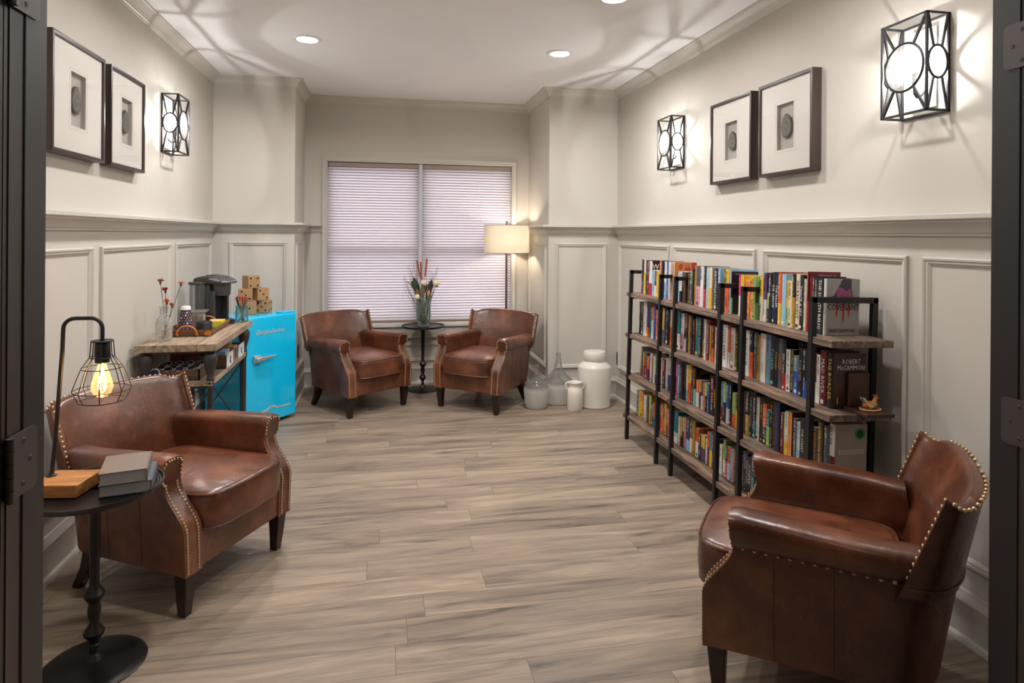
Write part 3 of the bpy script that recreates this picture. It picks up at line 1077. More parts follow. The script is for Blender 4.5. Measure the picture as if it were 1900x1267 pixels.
# ================================================================== FRAMED AGATES
def agate_frame(x, s, y0, y1, z0, z1, rnd, style, label, group):
    yc, zc = (y0 + y1) / 2, (z0 + z1) / 2
    r = empty('picture_frame', (x, yc, zc), label=label, cat='framed picture', group=group)
    W, H, D, t = (y1 - y0) / 2, (z1 - z0) / 2, 0.052, 0.017
    b = MB()
    PF = [(0, 0), (0, D), (0.002, D + 0.001), (t, D - 0.001), (t, D - 0.018), (0.004, D - 0.018), (0.004, 0)]
    frame_ring(b, (0, 0, 0), (0, 1, 0), (s, 0, 0), -W, W, -H, H, PF)
    b.build('frame_moulding', M['picframe'], r)
    # mat board with a square opening, bevel line and a recessed box
    ow, oh = 0.066, 0.112
    if style == 2: ow, oh = 0.070, 0.118
    b = MB()
    f = s * (D - 0.010)
    xb = s * 0.022
    i = t - 0.002
    b.box(f - s * 0.003, f, -W + i, -ow, -H + i, H - i); b.box(f - s * 0.003, f, ow, W - i, -H + i, H - i)
    b.box(f - s * 0.003, f, -ow, ow, -H + i, -oh); b.box(f - s * 0.003, f, -ow, ow, oh, H - i)
    g = 0.013
    for (ya, yb_, za, zb) in ((-ow - g, ow + g, oh + g, oh + g + 0.0012), (-ow - g, ow + g, -oh - g, -oh - g - 0.0012)):
        b.box(f, f + s * 0.0004, ya, yb_, za, zb, 1)
    for sg in (-1, 1):
        b.box(f, f + s * 0.0004, sg * (ow + g), sg * (ow + g + 0.0012), -oh - g, oh + g, 1)
    b.build('mat_board', [M['mat'], M['matback']], r)
    b = MB(); b.box(xb - s * 0.002, xb, -ow - 0.002, ow + 0.002, -oh - 0.002, oh + 0.002)
    for sg in (-1, 1):
        b.box(xb, f - s * 0.003, sg * ow, sg * (ow + 0.002), -oh, oh); b.box(xb, f - s * 0.003, -ow, ow, sg * oh, sg * (oh + 0.002))
    b.build('backing_board', M['matback'], r)
    # the sliced stone
    rx, rz = (0.041, 0.055) if style == 1 else (0.042, 0.060)
    pts = []
    nn = 28
    for k in range(nn):
        a = 2 * math.pi * k / nn
        q = 1 + rnd.uniform(-0.045, 0.045) + 0.06 * math.cos(3 * a + style)
        pts.append((rx * q * math.cos(a), rz * q * math.sin(a) - (0.004 if style == 1 else 0)))
    b = MB()
    xs0, xs1 = xb + s * 0.006, xb + s * 0.012
    b.prism([(p[0], p[1]) for p in pts], xs0, xs1, axis='x', mi=1)
    b.prism([(p[0] * 0.88, p[1] * 0.88) for p in pts], xs1, xs1 + s * 0.0006, axis='x', mi=0)
    if rnd.random() < 2:
        b.prism([(p[0] * 0.62, p[1] * 0.62) for p in pts], xs1 + s * 0.0006, xs1 + s * 0.001, axis='x', mi=2)
        b.prism([(p[0] * 0.54, p[1] * 0.54) for p in pts], xs1 + s * 0.001, xs1 + s * 0.0014, axis='x', mi=0)
        b.prism([(p[0] * 0.26, p[1] * 0.24) for p in pts], xs1 + s * 0.0014, xs1 + s * 0.0018, axis='x', mi=1)
        b.prism([(p[0] * 0.18, p[1] * 0.17) for p in pts], xs1 + s * 0.0018, xs1 + s * 0.0022, axis='x', mi=2)
    b.build('agate_slice', [M['agate'], M['agate2'], M['agate3']], r)
    b = MB(); b.box(f + s * 0.003, f + s * 0.0045, -W + i, W - i, -H + i, H - i); b.build('glass_pane', M['picglass'], r)


rr_ = random.Random(3)
agate_frame(XR, -1, 3.238, 3.690, 1.766, 2.262, rr_, 1, 'framed grey agate hanging on the bookcase wall, farther from the doorway', 'framed agates on the bookcase wall')
agate_frame(XR, -1, 2.718, 3.165, 1.766, 2.262, rr_, 2, 'framed grey agate hanging on the bookcase wall, nearer the large sconce', 'framed agates on the bookcase wall')
agate_frame(XL, 1, 3.470, 3.925, 1.775, 2.272, rr_, 2, 'framed banded agate hanging on the coffee table wall, nearer the sconce', 'framed agates on the coffee table wall')
agate_frame(XL, 1, 2.900, 3.400, 1.775, 2.272, rr_, 2, 'framed dark agate hanging on the coffee table wall, next to the door frame', 'framed agates on the coffee table wall')

# outlets
for (x, s, y, z, lb) in ((XR, -1, 5.39, 0.345, 'dark bronze wall outlet beside the large white ginger jar'), (XCL, 1, 5.868, 0.407, 'dark bronze wall outlet on the side of the pier next to the fridge')):
    r = empty('wall_outlet', (x, y, z), label=lb, cat='electrical outlet')
    b = MB(); b.box(0, s * 0.006, -0.036, 0.036, -0.058, 0.058); b.build('cover_plate', M['bronze'], r, bevel=0.003)
    for zz in (-0.024, 0.024):
        b = MB(); b.prism([(0.016 * math.cos(2 * math.pi * k / 14), zz + 0.018 * math.sin(2 * math.pi * k / 14)) for k in range(14)], s * 0.006, s * 0.0085, axis='x')
        b.box(s * 0.0085, s * 0.0087, -0.007, -0.005, zz - 0.004, zz + 0.006, 1); b.box(s * 0.0085, s * 0.0087, 0.005, 0.007, zz - 0.004, zz + 0.006, 1)
        b.build('socket', [M['blackplastic'], M['blackpip']], r)


# ================================================================== CLUB ARMCHAIRS
def smooth(a, b_, x):
    t = max(0.0, min(1.0, (x - a) / (b_ - a)))
    return t * t * (3 - 2 * t)


def make_chair():
    root = empty('leather_armchair')
    TH = 0.085
    sg = lambda v: -1 if v < 0 else 1

    def yf(z):
        return -0.335 + 0.092 * smooth(0.33, 0.50, z)

    def plan(z, off, u):
        """outline of the tub at height z, u 0..1 from the front left round the back to the front right"""
        A = 0.312 + 0.014 * smooth(0.165, 0.50, z) - off
        ys = 0.08
        D = 0.235 + 0.05 * (z - 0.165) / 0.335 - off
        y0 = yf(z)
        if u < 0.25:
            return (-A, y0 + (ys - y0) * u / 0.25)
        if u > 0.75:
            return (A, y0 + (ys - y0) * (1 - u) / 0.25)
        a = math.pi * (u - 0.25) / 0.5
        e = 0.72
        return (-A * sg(math.cos(a)) * abs(math.cos(a)) ** e, ys + D * abs(math.sin(a)) ** e)

    b = MB()
    NU, NZ = 48, 16
    rings = []
    for j in range(NZ + 1):
        z = 0.165 + (0.505 - 0.165) * j / NZ
        o_, i_ = [], []
        for k in range(NU + 1):
            u = k / NU
            x, y = plan(z, 0, u)
            # the bottom edge arches up a little along the sides and back
            zz = z + (0.025 * math.sin(math.pi * u) ** 0.6 * (1 - (z - 0.165) / 0.34))
            bul = 0.006 * math.sin(math.pi * (z - 0.165) / 0.34)
            o_.append((x * (1 + bul), y, zz))
            x, y = plan(z, TH - 0.038 * smooth(0.29, 0.37, min(u, 1 - u)), u)
            i_.append((x, y, zz))
        rings.append(o_ + i_[::-1])
    n = len(rings[0])
    vs = [p for r_ in rings for p in r_]
    fs = []
    for j in range(NZ):
        for k in range(n):
            k2 = (k + 1) % n
            fs.append((j * n + k, j * n + k2, (j + 1) * n + k2, (j + 1) * n + k))
    for j in (0, NZ):
        for k in range(NU):
            fs.append((j * n + k, j * n + k + 1, j * n + n - 2 - k, j * n + n - 1 - k))
    b.add(vs, fs)
    # deck under the cushion and the front rail
    b.box(-0.235, 0.235, -0.30, 0.24, 0.20, 0.30)
    body = b.build('upholstered_body', M['leather'], root)
    b = MB(); b.box(-0.238, 0.238, -0.330, -0.298, 0.168, 0.312); b.build('front_rail', M['leather'], root, bevel=0.010, seg=3)
    # thin welted seams running down the outer sides and back
    for key in (('y', -1, -0.13), ('y', -1, 0.03), ('u', 0, 0.5), ('y', 1, 0.03), ('y', 1, -0.13)):
        pts = []
        for j in range(9):
            z = 0.17 + 0.325 * j / 8
            if key[0] == 'u':
                u = key[2]
            else:
                u = 0.25 * (key[2] - yf(z)) / (0.08 - yf(z))
                if key[1] > 0: u = 1 - u
            x, y = plan(z, -0.0008, u)
            bul = 0.006 * math.sin(math.pi * (z - 0.165) / 0.34)
            zz = z + (0.025 * math.sin(math.pi * u) ** 0.6 * (1 - (z - 0.165) / 0.34))
            pts.append((x * (1 + bul), y, zz))
        b = MB(); b.tube(pts, 0.0019, 6)
        b.build('welt_seam', M['leather'], body)

    # arms: padded rolls with a flat front
    sec = [(-0.046, -0.09), (-0.048, 0.0), (-0.051, 0.03), (-0.052, 0.065), (-0.049, 0.086), (-0.040, 0.098), (-0.022, 0.104), (0.0, 0.106), (0.028, 0.104), (0.046, 0.097), (0.056, 0.084),
           (0.059, 0.062), (0.058, 0.036), (0.052, 0.014), (0.042, 0.002), (0.032, 0.0), (0.0, -0.09)]
    for s in (-1, 1):
        b = MB()
        N = 18
        rg = []
        for i in range(N + 1):
            t = i / N
            y = -0.245 + 0.50 * t
            drop = 0.022 * t
            cx = 0.290 - 0.020 * smooth(0.72, 1.0, t)
            fr = 0.93 + 0.07 * smooth(0, 0.06, t)
            rg.append([(s * (cx + o * fr), y - (0.012 * (z / 0.105) if z >= 0 else -0.035), 0.502 + z * fr - drop * max(0, z / 0.105)) for o, z in sec])
        k = len(sec)
        fs = []
        for i in range(N):
            for q in range(k):
                q2 = (q + 1) % k
                fs.append((i * k + q, i * k + q2, (i + 1) * k + q2, (i + 1) * k + q))
        fs += [tuple(range(k)), tuple(range(N * k, (N + 1) * k))[::-1]]
        b.add([p for r_ in rg for p in r_], fs)
        arm = b.build('arm', M['leather'], root)
        # nailheads: two rows down the front of the arm, one round the roll, larger ones under the roll
        b = MB()
        z = 0.180
        while z < 0.500:
            A = 0.312 + 0.014 * smooth(0.165, 0.50, z)
            for xx in (A - 0.011, A - 0.030 - 0.012 * (1 - smooth(0.2, 0.5, z)), A - TH + 0.020):
                if xx == A - 0.030 - 0.012 * (1 - smooth(0.2, 0.5, z)):
                    continue
                b.sphere((s * xx, yf(z) - 0.002, z), 0.0056, 6, 4, sc=(1, 0.6, 1))
            z += 0.0118
        for q in range(2, k - 2):
            (o0, z0), (o1, z1) = sec[q], sec[q + 1]
            L = math.hypot(o1 - o0, z1 - z0)
            m = max(1, int(L / 0.012))
            for t in range(m):
                o_ = o0 + (o1 - o0) * t / m
                zz = z0 + (z1 - z0) * t / m
                if o_ < -0.03 and zz < 0.02:
                    continue
                b.sphere((s * (0.290 + o_ * 0.80), -0.2465 - 0.012 * (zz / 0.105), 0.500 + 0.008 + (zz - 0.008) * 0.86), 0.0052, 6, 4, sc=(1, 0.55, 1))
        for t in range(14):
            y = -0.215 + 0.033 * t
            x_, y_ = (0.326, y)
            b.sphere((s * x_, y_, 0.502), 0.0062, 8, 5, sc=(0.6, 1, 1))
        b.build('nailhead_trim', M['nail'], arm)

    # back
    def top(t):
        a = abs(t)
        return 0.752 + 0.012 * math.cos(min(1, a / 0.6) * math.pi / 2) - 0.014 * smooth(0.52, 0.70, a) + 0.020 * smooth(0.80, 1.0, a)

    def bk(t, z, inner):
        q = (z - 0.50) / 0.27
        A = 0.340 + 0.004 * q if q > 0 else 0.340 + 0.05 * q
        ye = 0.200 + 0.100 * q
        yc = 0.368 + 0.050 * q
        D = yc - ye
        if inner:
            A -= 0.024
            D -= 0.085 - 0.040 * max(0, q)
            e = 0.95
        else:
            e = 0.78
        a = t * math.pi / 2
        x = A * sg(t) * abs(math.sin(a)) ** e
        y = ye + D * abs(math.cos(a)) ** e
        if inner:
            y -= 0.014 * math.cos(a) * math.sin(math.pi * max(0, min(1, (z - 0.42) / 0.33)))
        return x, y
    b = MB()
    NT, NV = 40, 16
    rings = []
    for j in range(NV + 1):
        v = j / NV
        ring = []
        for k in range(NT + 1):
            t = -1 + 2 * k / NT
            z = 0.40 + (top(t) - 0.012 - 0.40) * v
            x, y = bk(t, z, True)
            ring.append(Vector((x, y, z)))
        for k in range(NT + 1):
            t = 1 - 2 * k / NT
            z = 0.47 + (top(t) - 0.012 - 0.47) * v
            x, y = bk(t, z, False)
            ring.append(Vector((x, y, z)))
        rings.append(ring)
    last = rings[-1]
    m = len(last)
    for (mixv, up) in ((0.12, 0.007), (0.30, 0.011), (0.495, 0.0125)):
        rings.append([last[k].lerp(last[m - 1 - k], mixv) + Vector((0, 0, up)) for k in range(m)])
    vs = [p for r_ in rings for p in r_]
    fs = []
    for j in range(len(rings) - 1):
        for k in range(m):
            k2 = (k + 1) % m
            fs.append((j * m + k, j * m + k2, (j + 1) * m + k2, (j + 1) * m + k))
    b.add(vs, fs)
    back = b.build('backrest', M['leather'], root)
    b = MB()
    for s in (-1, 1):
        for q in range(13):
            z = 0.525 + 0.019 * q
            xo, yo = bk(s, z, False)
            xi, yi = bk(s, z, True)
            b.sphere((xo * 0.6 + xi * 0.4, yo - 0.001, z), 0.0062, 8, 5, sc=(1, 0.6, 1))
    N = 30
    for k in range(1, N):
        t = -1 + 2 * k / N
        z = top(t) - 0.006
        x, y = bk(t, z, False)
        b.sphere((x, y, z), 0.0062, 8, 5)
    b.build('nailhead_trim', M['nail'], back)
    b = MB()
    pts = []
    for k in range(41):
        t = -0.98 + 1.96 * k / 40
        x, y = bk(t, 0.498, False)
        pts.append((x * 1.004, y + 0.002, 0.498))
    b.tube(pts, 0.003, 6)
    b.build('welt_seam', M['leather'], back)

    # seat cushion
    def outline(N=64):
        pts = []
        X, Y0, Y1, e = 0.236, -0.372, 0.215, 0.30
        for k in range(N):
            a = 2 * math.pi * k / N
            c, s_ = math.cos(a), math.sin(a)
            x = X * sg(c) * abs(c) ** e
            y = (Y0 + Y1) / 2 + (Y1 - Y0) / 2 * sg(s_) * abs(s_) ** e
            if y < -0.2:
                y -= 0.016 * (1 - (x / X) ** 2) * smooth(0.2, 0.37, -y)
            pts.append((x, y))
        return pts
    ol = outline()
    cy = -0.08
    levels = [(0.300, 0.90), (0.304, 0.965), (0.312, 0.995), (0.340, 1.010), (0.375, 1.014), (0.415, 1.006), (0.436, 0.992), (0.445, 0.965), (0.4500, 0.92)]
    levels += [(0.450 + 0.030 * (1 - (s_ / 0.92) ** 2), s_) for s_ in (0.80, 0.65, 0.5, 0.35, 0.2, 0.08)]
    rings = [[(x * s_, cy + (y - cy) * s_, z) for x, y in ol] for z, s_ in levels]
    n = len(ol)
    fs = []
    for j in range(len(rings) - 1):
        for k in range(n):
            k2 = (k + 1) % n
            fs.append((j * n + k, j * n + k2, (j + 1) * n + k2, (j + 1) * n + k))
    fs += [tuple(range(n))[::-1], tuple(range((len(rings) - 1) * n, len(rings) * n))]
    b = MB(); b.add([p for r_ in rings for p in r_], fs)
    cush = b.build('seat_cushion', M['leather'], root)
    b = MB()
    for zz, sc in ((0.439, 0.995), (0.309, 0.990)):
        b.tube([(x * sc, cy + (y - cy) * sc, zz) for x, y in ol], 0.0042, 6, closed=True)
    b.build('piping', M['leather'], cush)

    # legs
    for s in (-1, 1):
        for (tx, ty, bx, by) in ((0.272, -0.296, 0.268, -0.290), (0.225, 0.205, 0.235, 0.275)):
            b = MB()
            vs = []
            for (cx, cy_, z, h) in ((tx, ty, 0.200, 0.028), (tx, ty, 0.165, 0.028), (bx * 0.3 + tx * 0.7, by * 0.3 + ty * 0.7, 0.09, 0.0235), (bx, by, 0.0, 0.0175)):
                vs += [(s * cx - h, cy_ - h, z), (s * cx + h, cy_ - h, z), (s * cx + h, cy_ + h, z), (s * cx - h, cy_ + h, z)]
            fs = [(0, 1, 2, 3), (12, 13, 14, 15)]
            for j in range(3):
                for k in range(4):
                    fs.append((j * 4 + k, j * 4 + (k + 1) % 4, j * 4 + 4 + (k + 1) % 4, j * 4 + 4 + k))
            b.add(vs, fs)
            b.build('leg', M['leg'], root, bevel=0.003)
    return root


chair = make_chair()
CH = [((-0.211, 5.544), 37.8, 'brown leather armchair under the window, standing beside the turquoise fridge'),
      ((0.881, 5.431), -40.0, 'brown leather armchair under the window, standing beside the glass demijohns'),
      ((-0.855, 2.982), 62.0, 'brown leather armchair behind the round side table with the caged lamp'),
      ((1.446, 1.871), -129.1, 'large brown leather armchair seen from the side, in front of the bookcases')]
for i, ((x, y), a, lb) in enumerate(CH):
    o = chair if i == 0 else copy_tree(chair)
    o.location = (x, y, 0)
    o.rotation_euler = (0, 0, R(a))
    tag(o, lb, 'armchair', 'studded leather club armchairs')


# ================================================================== PEDESTAL SIDE TABLES
def side_table(x, y, h, rt, rb, label, stem=1.0):
    r = empty('pedestal_table', (x, y, 0), label=label, cat='side table', group='round bronze pedestal tables')
    b = MB(); b.lathe([(0, 0.020), (0.03, 0.024), (rb * 0.35, 0.020), (rb * 0.8, 0.014), (rb * 0.96, 0.009), (rb, 0.004), (rb * 0.985, 0.0), (0, 0.0)][::-1], 56)
    b.lathe([(0.030, 0.018), (0.024, 0.030), (0.013, 0.044)], 32)
    b.build('base', M['bronze'], r)
    P = [(0.013, 0.040), (0.012, 0.066), (0.016, 0.070), (0.012, 0.076), (0.016, 0.088), (0.030, 0.106), (0.032, 0.114), (0.026, 0.126), (0.015, 0.142), (0.014, 0.152),
         (0.019, 0.172), (0.020, 0.190), (0.017, 0.212), (0.030, 0.232), (0.032, 0.242), (0.024, 0.254), (0.015, 0.270), (0.014, 0.30), (0.0165, 0.42), (0.0185, h - 0.035), (0.020, h - 0.02), (0.055, h - 0.012)]
    b = MB(); b.lathe(P, 28); b.build('stem', M['bronze'], r)
    b = MB()
    b.lathe([(0, h - 0.012), (rt * 0.9, h - 0.012), (rt * 0.985, h - 0.008), (rt, h), (rt * 0.995, h + 0.008), (rt * 0.975, h + 0.008), (rt * 0.965, h + 0.001), (rt * 0.955, h - 0.001)], 64)
    rr = rt * 0.955
    prof = []
    while rr > 0.01:
        prof += [(rr, h - 0.001), (rr - 0.003, h - 0.0002), (rr - 0.006, h - 0.001)]
        rr -= 0.0085
    prof.append((0, h - 0.001))
    b.lathe(prof, 64)
    b.build('table_top', M['bronze2'], r)
    return r


TZ = 0.592
side_table(-0.935, 2.362, TZ, 0.205, 0.157, 'round dark bronze side table carrying the caged lamp and grey books')
side_table(0.372, 5.985, TZ, 0.198, 0.150, 'round dark bronze side table carrying the flower vase under the window')

# ================================================================== CAGED TABLE LAMP
r = empty('cage_lamp', (-1.015, 2.345, TZ + 0.0015), label='black wire cage desk lamp on an oak block, standing on the round side table', cat='table lamp')
L = Matrix.Rotation(R(-5), 4, 'Z')
b = MB(); b.box(-0.075, 0.075, -0.070, 0.070, 0, 0.042, T=Matrix.Translation((-0.003, 0.012, 0)) @ Matrix.Rotation(R(-9), 4, 'Z'))
b.build('wood_base', M['oak'], r, bevel=0.003)
px_, py_ = -0.058, 0.035
b = MB()
pts = [(px_, py_, 0.04)]
for z in (0.15, 0.3, 0.46): pts.append((px_ + 0.030 * z / 0.46, py_ + 0.0, z))
for k in range(7):
    a = R(180 - 90 * k / 6); pts.append((px_ + 0.032 + 0.035 + 0.035 * math.cos(a), py_, 0.528 + 0.035 * math.sin(a)))
HX = 0.092
for k in range(7):
    a = R(90 - 90 * k / 6); pts.append((HX - 0.035 + 0.035 * math.cos(a), py_, 0.528 + 0.035 * math.sin(a)))
pts.append((HX, py_, 0.48))
b.tube(pts, 0.0065, 12)
b.lathe([(0.016, 0.040), (0.016, 0.044), (0.009, 0.047), (0.007, 0.052)], 20, c=(px_, py_, 0.001))
b.build('lamp_pole', M['iron'], r)
b = MB(); b.lathe([(0.0, 0.444), (0.018, 0.442), (0.022, 0.436), (0.022, 0.375), (0.020, 0.372), (0.0, 0.370)], 24, c=(HX, py_, 0.041))
b.build('socket', M['iron'], r)
b = MB()
TOPZ = 0.487
def cring(rad, z, t=0.0016):
    b.tube([(HX + rad * math.cos(2 * math.pi * k / 40), py_ + rad * math.sin(2 * math.pi * k / 40), z) for k in range(40)], t, 6, closed=True)
b.lathe([(0.0, TOPZ), (0.034, TOPZ - 0.001), (0.034, TOPZ - 0.003), (0.0, TOPZ - 0.003)], 28, c=(HX, py_, 0))
prof = [(0.032, TOPZ), (0.036, 0.432), (0.060, 0.396), (0.086, 0.322), (0.068, 0.286)]
cring(0.032, TOPZ - 0.001, 0.002); cring(0.036, 0.432); cring(0.060, 0.396); cring(0.086, 0.322); cring(0.068, 0.286, 0.002)
for k in range(8):
    a = 2 * math.pi * (k + 0.35) / 8
    b.tube([(HX + q * math.cos(a), py_ + q * math.sin(a), z) for q, z in prof], 0.0016, 6)
b.build('wire_cage_shade', M['iron'], r)
b = MB(); b.lathe([(0.012, 0.374), (0.014, 0.356), (0.022, 0.335), (0.031, 0.305), (0.033, 0.288), (0.028, 0.270), (0.016, 0.258), (0, 0.254)], 24, c=(HX, py_, 0.041))
bulb = b.build('light_bulb', M['bulbglass'], r)
b = MB()
for k in range(6):
    a = 2 * math.pi * k / 6
    b.tube([(HX + 0.006 * math.cos(a), py_ + 0.006 * math.sin(a), 0.386), (HX + 0.012 * math.cos(a + 0.4), py_ + 0.012 * math.sin(a + 0.4), 0.326)], 0.0012, 5)
b.lathe([(0.004, 0.372), (0.004, 0.33)], 8, c=(HX, py_, 0.041))
b.build('filament', M['filament'], bulb)

# ================================================================== GREY BOOKS ON THE SIDE TABLE
def flat_book(x, y, z, wd, dp, th, rz, cover, label, group):
    r = empty('book', (x, y, z), R(rz), label=label, cat='book', group=group)
    b = MB()
    b.box(-wd / 2, wd / 2, -dp / 2, dp / 2, 0, 0.003); b.box(-wd / 2, wd / 2, -dp / 2, dp / 2, th - 0.003, th)
    b.box(wd / 2 - 0.003, wd / 2 + 0.002, -dp / 2, dp / 2, 0, th)
    b.build('cover', cover, r, bevel=0.001)
    b = MB(); b.box(-wd / 2 + 0.004, wd / 2 - 0.003, -dp / 2 + 0.004, dp / 2 - 0.004, 0.003, th - 0.003)
    b.build('pages', M['greypage'], r)
flat_book(-0.836, 2.372, TZ + 0.0015, 0.150, 0.190, 0.038, 13, M['bluegreybook'], 'blue grey book, lower of the two stacked on the round side table', 'books beside the caged lamp')
flat_book(-0.842, 2.364, TZ + 0.040, 0.136, 0.185, 0.040, 14, M['greybook'], 'warm grey book, upper of the two stacked on the round side table', 'books beside the caged lamp')

# ================================================================== FLOOR LAMP
r = empty('floor_lamp', (1.165, 6.02, 0), label='floor lamp with a cream drum shade standing before the window', cat='floor lamp')
b = MB(); b.lathe([(0, 0), (0.135, 0), (0.135, 0.010), (0.120, 0.018), (0.02, 0.022), (0, 0.022)], 40); b.build('base', M['nickel'], r)
b = MB(); b.cyl((0, 0, 0.02), (0, 0, 1.50), 0.011, n=16); b.build('pole', M['nickel'], r)
b = MB()
b.grid(lambda u, v: (0.217 * math.cos(2 * math.pi * u), 0.217 * math.sin(2 * math.pi * u), 1.272 + 0.262 * v), 64, 2, cu=True)
sh = b.build('lamp_shade', M['lampshade'], r)
b = MB()
for zz in (1.272, 1.534):
    b.tube([(0.217 * math.cos(2 * math.pi * k / 64), 0.217 * math.sin(2 * math.pi * k / 64), zz) for k in range(64)], 0.002, 6, closed=True)
for k in range(3):
    a = 2 * math.pi * k / 3
    b.tube([(0, 0, 1.50), (0.217 * math.cos(a), 0.217 * math.sin(a), 1.53)], 0.0018, 6)
b.build('shade_wire', M['nickel'], sh)
b = MB(); b.cyl((0, 0, 1.49), (0, 0, 1.53), 0.004, n=10); b.cyl((0, 0, 1.53), (0, 0, 1.572), 0.010, n=14); b.build('finial', M['nickel'], r)
b = MB(); b.lathe([(0.012, 1.36), (0.016, 1.375), (0.029, 1.41), (0.026, 1.435), (0.0, 1.45)], 20, c=(0.05, 0, 0)); b.build('light_bulb', M['lampbulb'], r)
b = MB(); b.cyl((0, 0, 1.352), (0.05, 0, 1.352), 0.005, n=8); b.cyl((0.05, 0, 1.33), (0.05, 0, 1.362), 0.014, n=14); b.build('lamp_socket', M['nickel'], r)
b = MB(); b.box(0.120, 0.165, 0.010, 0.055, 0.004, 0.040); b.build('plug', M['blackplastic'], r, bevel=0.006)
b = MB(); b.tube([(0.005, 0.135, 0.006), (0.055, 0.120, 0.004), (0.105, 0.080, 0.004), (0.125, 0.050, 0.02)], 0.003, 6); b.build('cord', M['clearplastic'], r)


# ================================================================== JARS ON THE FLOOR
def demijohn(x, y, h, rr, label, kz):
    r = empty('glass_demijohn', (x, y, 0), label=label, cat='bottle', group='frosted glass demijohns')
    P = [(0, 0.003), (rr * 0.72, 0.002), (rr * 0.82, 0.012), (rr * 0.90, 0.05), (rr * 0.99, h * kz * 0.75), (rr, h * kz), (rr * 0.93, h * (kz + 0.06)), (rr * 0.70, h * (kz + 0.13)), (rr * 0.45, h * (kz + 0.20)),
         (rr * 0.25, h * (kz + 0.29)), (0.021, h * 0.87), (0.019, h * 0.96), (0.023, h * 0.965), (0.023, h * 0.99), (0.018, h)]
    m = glass_mat('frosted_glass', (0.88, 0.88, 0.87), frost=0.10, frost_z=(h * kz * 0.95, h * (kz + 0.05), 0.82))
    b = MB(); b.lathe(P, 48); b.build('bottle_body', m, r)
demijohn(1.270, 5.205, 0.355, 0.106, 'shorter frosted glass demijohn beside the armchair leg', 0.46)
demijohn(1.490, 5.315, 0.430, 0.138, 'taller frosted glass demijohn behind the small milk can', 0.40)
r = empty('ginger_jar', (1.768, 5.175, 0), label='large white glazed lidded jar on the floor beside the bookcases', cat='jar')
b = MB(); b.lathe([(0, 0), (0.128, 0), (0.136, 0.010), (0.134, 0.05), (0.139, 0.10), (0.137, 0.15), (0.141, 0.19), (0.139, 0.24), (0.141, 0.33), (0.138, 0.342), (0.100, 0.372), (0.088, 0.380), (0.084, 0.392), (0, 0.392)], 56)
b.build('jar_body', M['ceramic'], r)
b = MB(); b.lathe([(0, 0.388), (0.090, 0.388), (0.0945, 0.394), (0.0945, 0.452), (0.088, 0.463), (0.05, 0.468), (0, 0.469)], 48); b.build('lid', M['ceramic'], r)
r = empty('milk_can', (1.567, 5.075, 0), label='small cream enamel milk can with two ear handles on the floor', cat='milk can')
b = MB(); b.lathe([(0, 0), (0.060, 0), (0.064, 0.006), (0.064, 0.150), (0.060, 0.172), (0.050, 0.188), (0.046, 0.206), (0.052, 0.220), (0.058, 0.226), (0.058, 0.232), (0.050, 0.232), (0.043, 0.222), (0.040, 0.19), (0, 0.18)], 40)
b.build('can_body', M['ceramic2'], r)
for s in (-1, 1):
    b = MB(); b.tube([(s * 0.050, 0, 0.222), (s * 0.066, 0, 0.230), (s * 0.078, 0, 0.222), (s * 0.080, 0, 0.200), (s * 0.072, 0, 0.180), (s * 0.058, 0, 0.172)], 0.0065, 10); b.build('handle', M['ceramic2'], r)
b = MB()
rd = random.Random(5)
for k in range(9):
    a = rd.uniform(math.pi * 1.1, math.pi * 1.9); z = rd.choice([0.2295, 0.2295, 0.0055])
    q = 0.0585 if z > 0.1 else 0.0637
    b.sphere((q * math.cos(a), q * math.sin(a), z), 0.003, 6, 4, sc=(1, 1, 0.7))
b.build('enamel_chip', M['chip'], r)

# ================================================================== FRIDGE AND DICE
FR = R(50.5)      # the door plane runs along this direction
r = empty('mini_fridge', (-0.972, 4.895, 0), FR - R(0), label='turquoise retro mini fridge standing in the corner past the coffee table', cat='fridge')
# local x runs along the door from its hinge-free edge to its far edge, local +y goes back into the corner
W_, D_, H_ = 0.488, 0.385, 0.826
b = MB(); b.box(0.002, W_ - 0.002, 0.055, 0.055 + D_, 0.012, H_ - 0.004); b.build('cabinet', M['fridge'], r, bevel=0.012, seg=3)
b = MB(); b.box(0.010, W_ - 0.010, 0.043, 0.056, 0.03, H_ - 0.02); b.build('door_seal', M['rubber'], r)
b = MB(); b.box(0, W_, 0.0, 0.045, 0.025, H_); dr = b.build('door', M['fridge'], r, bevel=0.014, seg=4)
b = MB(); b.box(W_ - 0.13, W_ - 0.004, 0.006, 0.09, H_ - 0.004, H_ + 0.012); b.build('top_hinge_cover', M['fridge'], r, bevel=0.006, seg=3)
b = MB(); b.box(0.03, W_ - 0.03, 0.10, 0.40, 0, 0.014); b.build('foot', M['rubber'], r)
add = MB(); add_text(add, 'Frigidaire', (W_ * 0.47, -0.0025, H_ - 0.122), (1, 0, 0.0), (0, 0, 1), width=0.27, height=0.045, shear=0.35, stretch=True)
add.box(W_ * 0.47 - 0.13, W_ * 0.47 + 0.14, -0.0020, 0.001, H_ - 0.130, H_ - 0.126)
add.build('script_badge', M['badge'], dr)
b = MB(); b.box(0.070, 0.130, -0.020, 0.0, 0.488, 0.545); hd = b.build('door_handle', M['chrome'], dr, bevel=0.006, seg=3)
b = MB(); b.prism([(0.078, 0.500), (0.125, 0.503), (0.255, 0.520), (0.258, 0.530), (0.125, 0.534), (0.078, 0.530)], -0.042, -0.024, axis='y'); b.box(0.08, 0.12, -0.026, -0.018, 0.505, 0.53)
b.build('latch_lever', M['chrome'], hd, bevel=0.004)
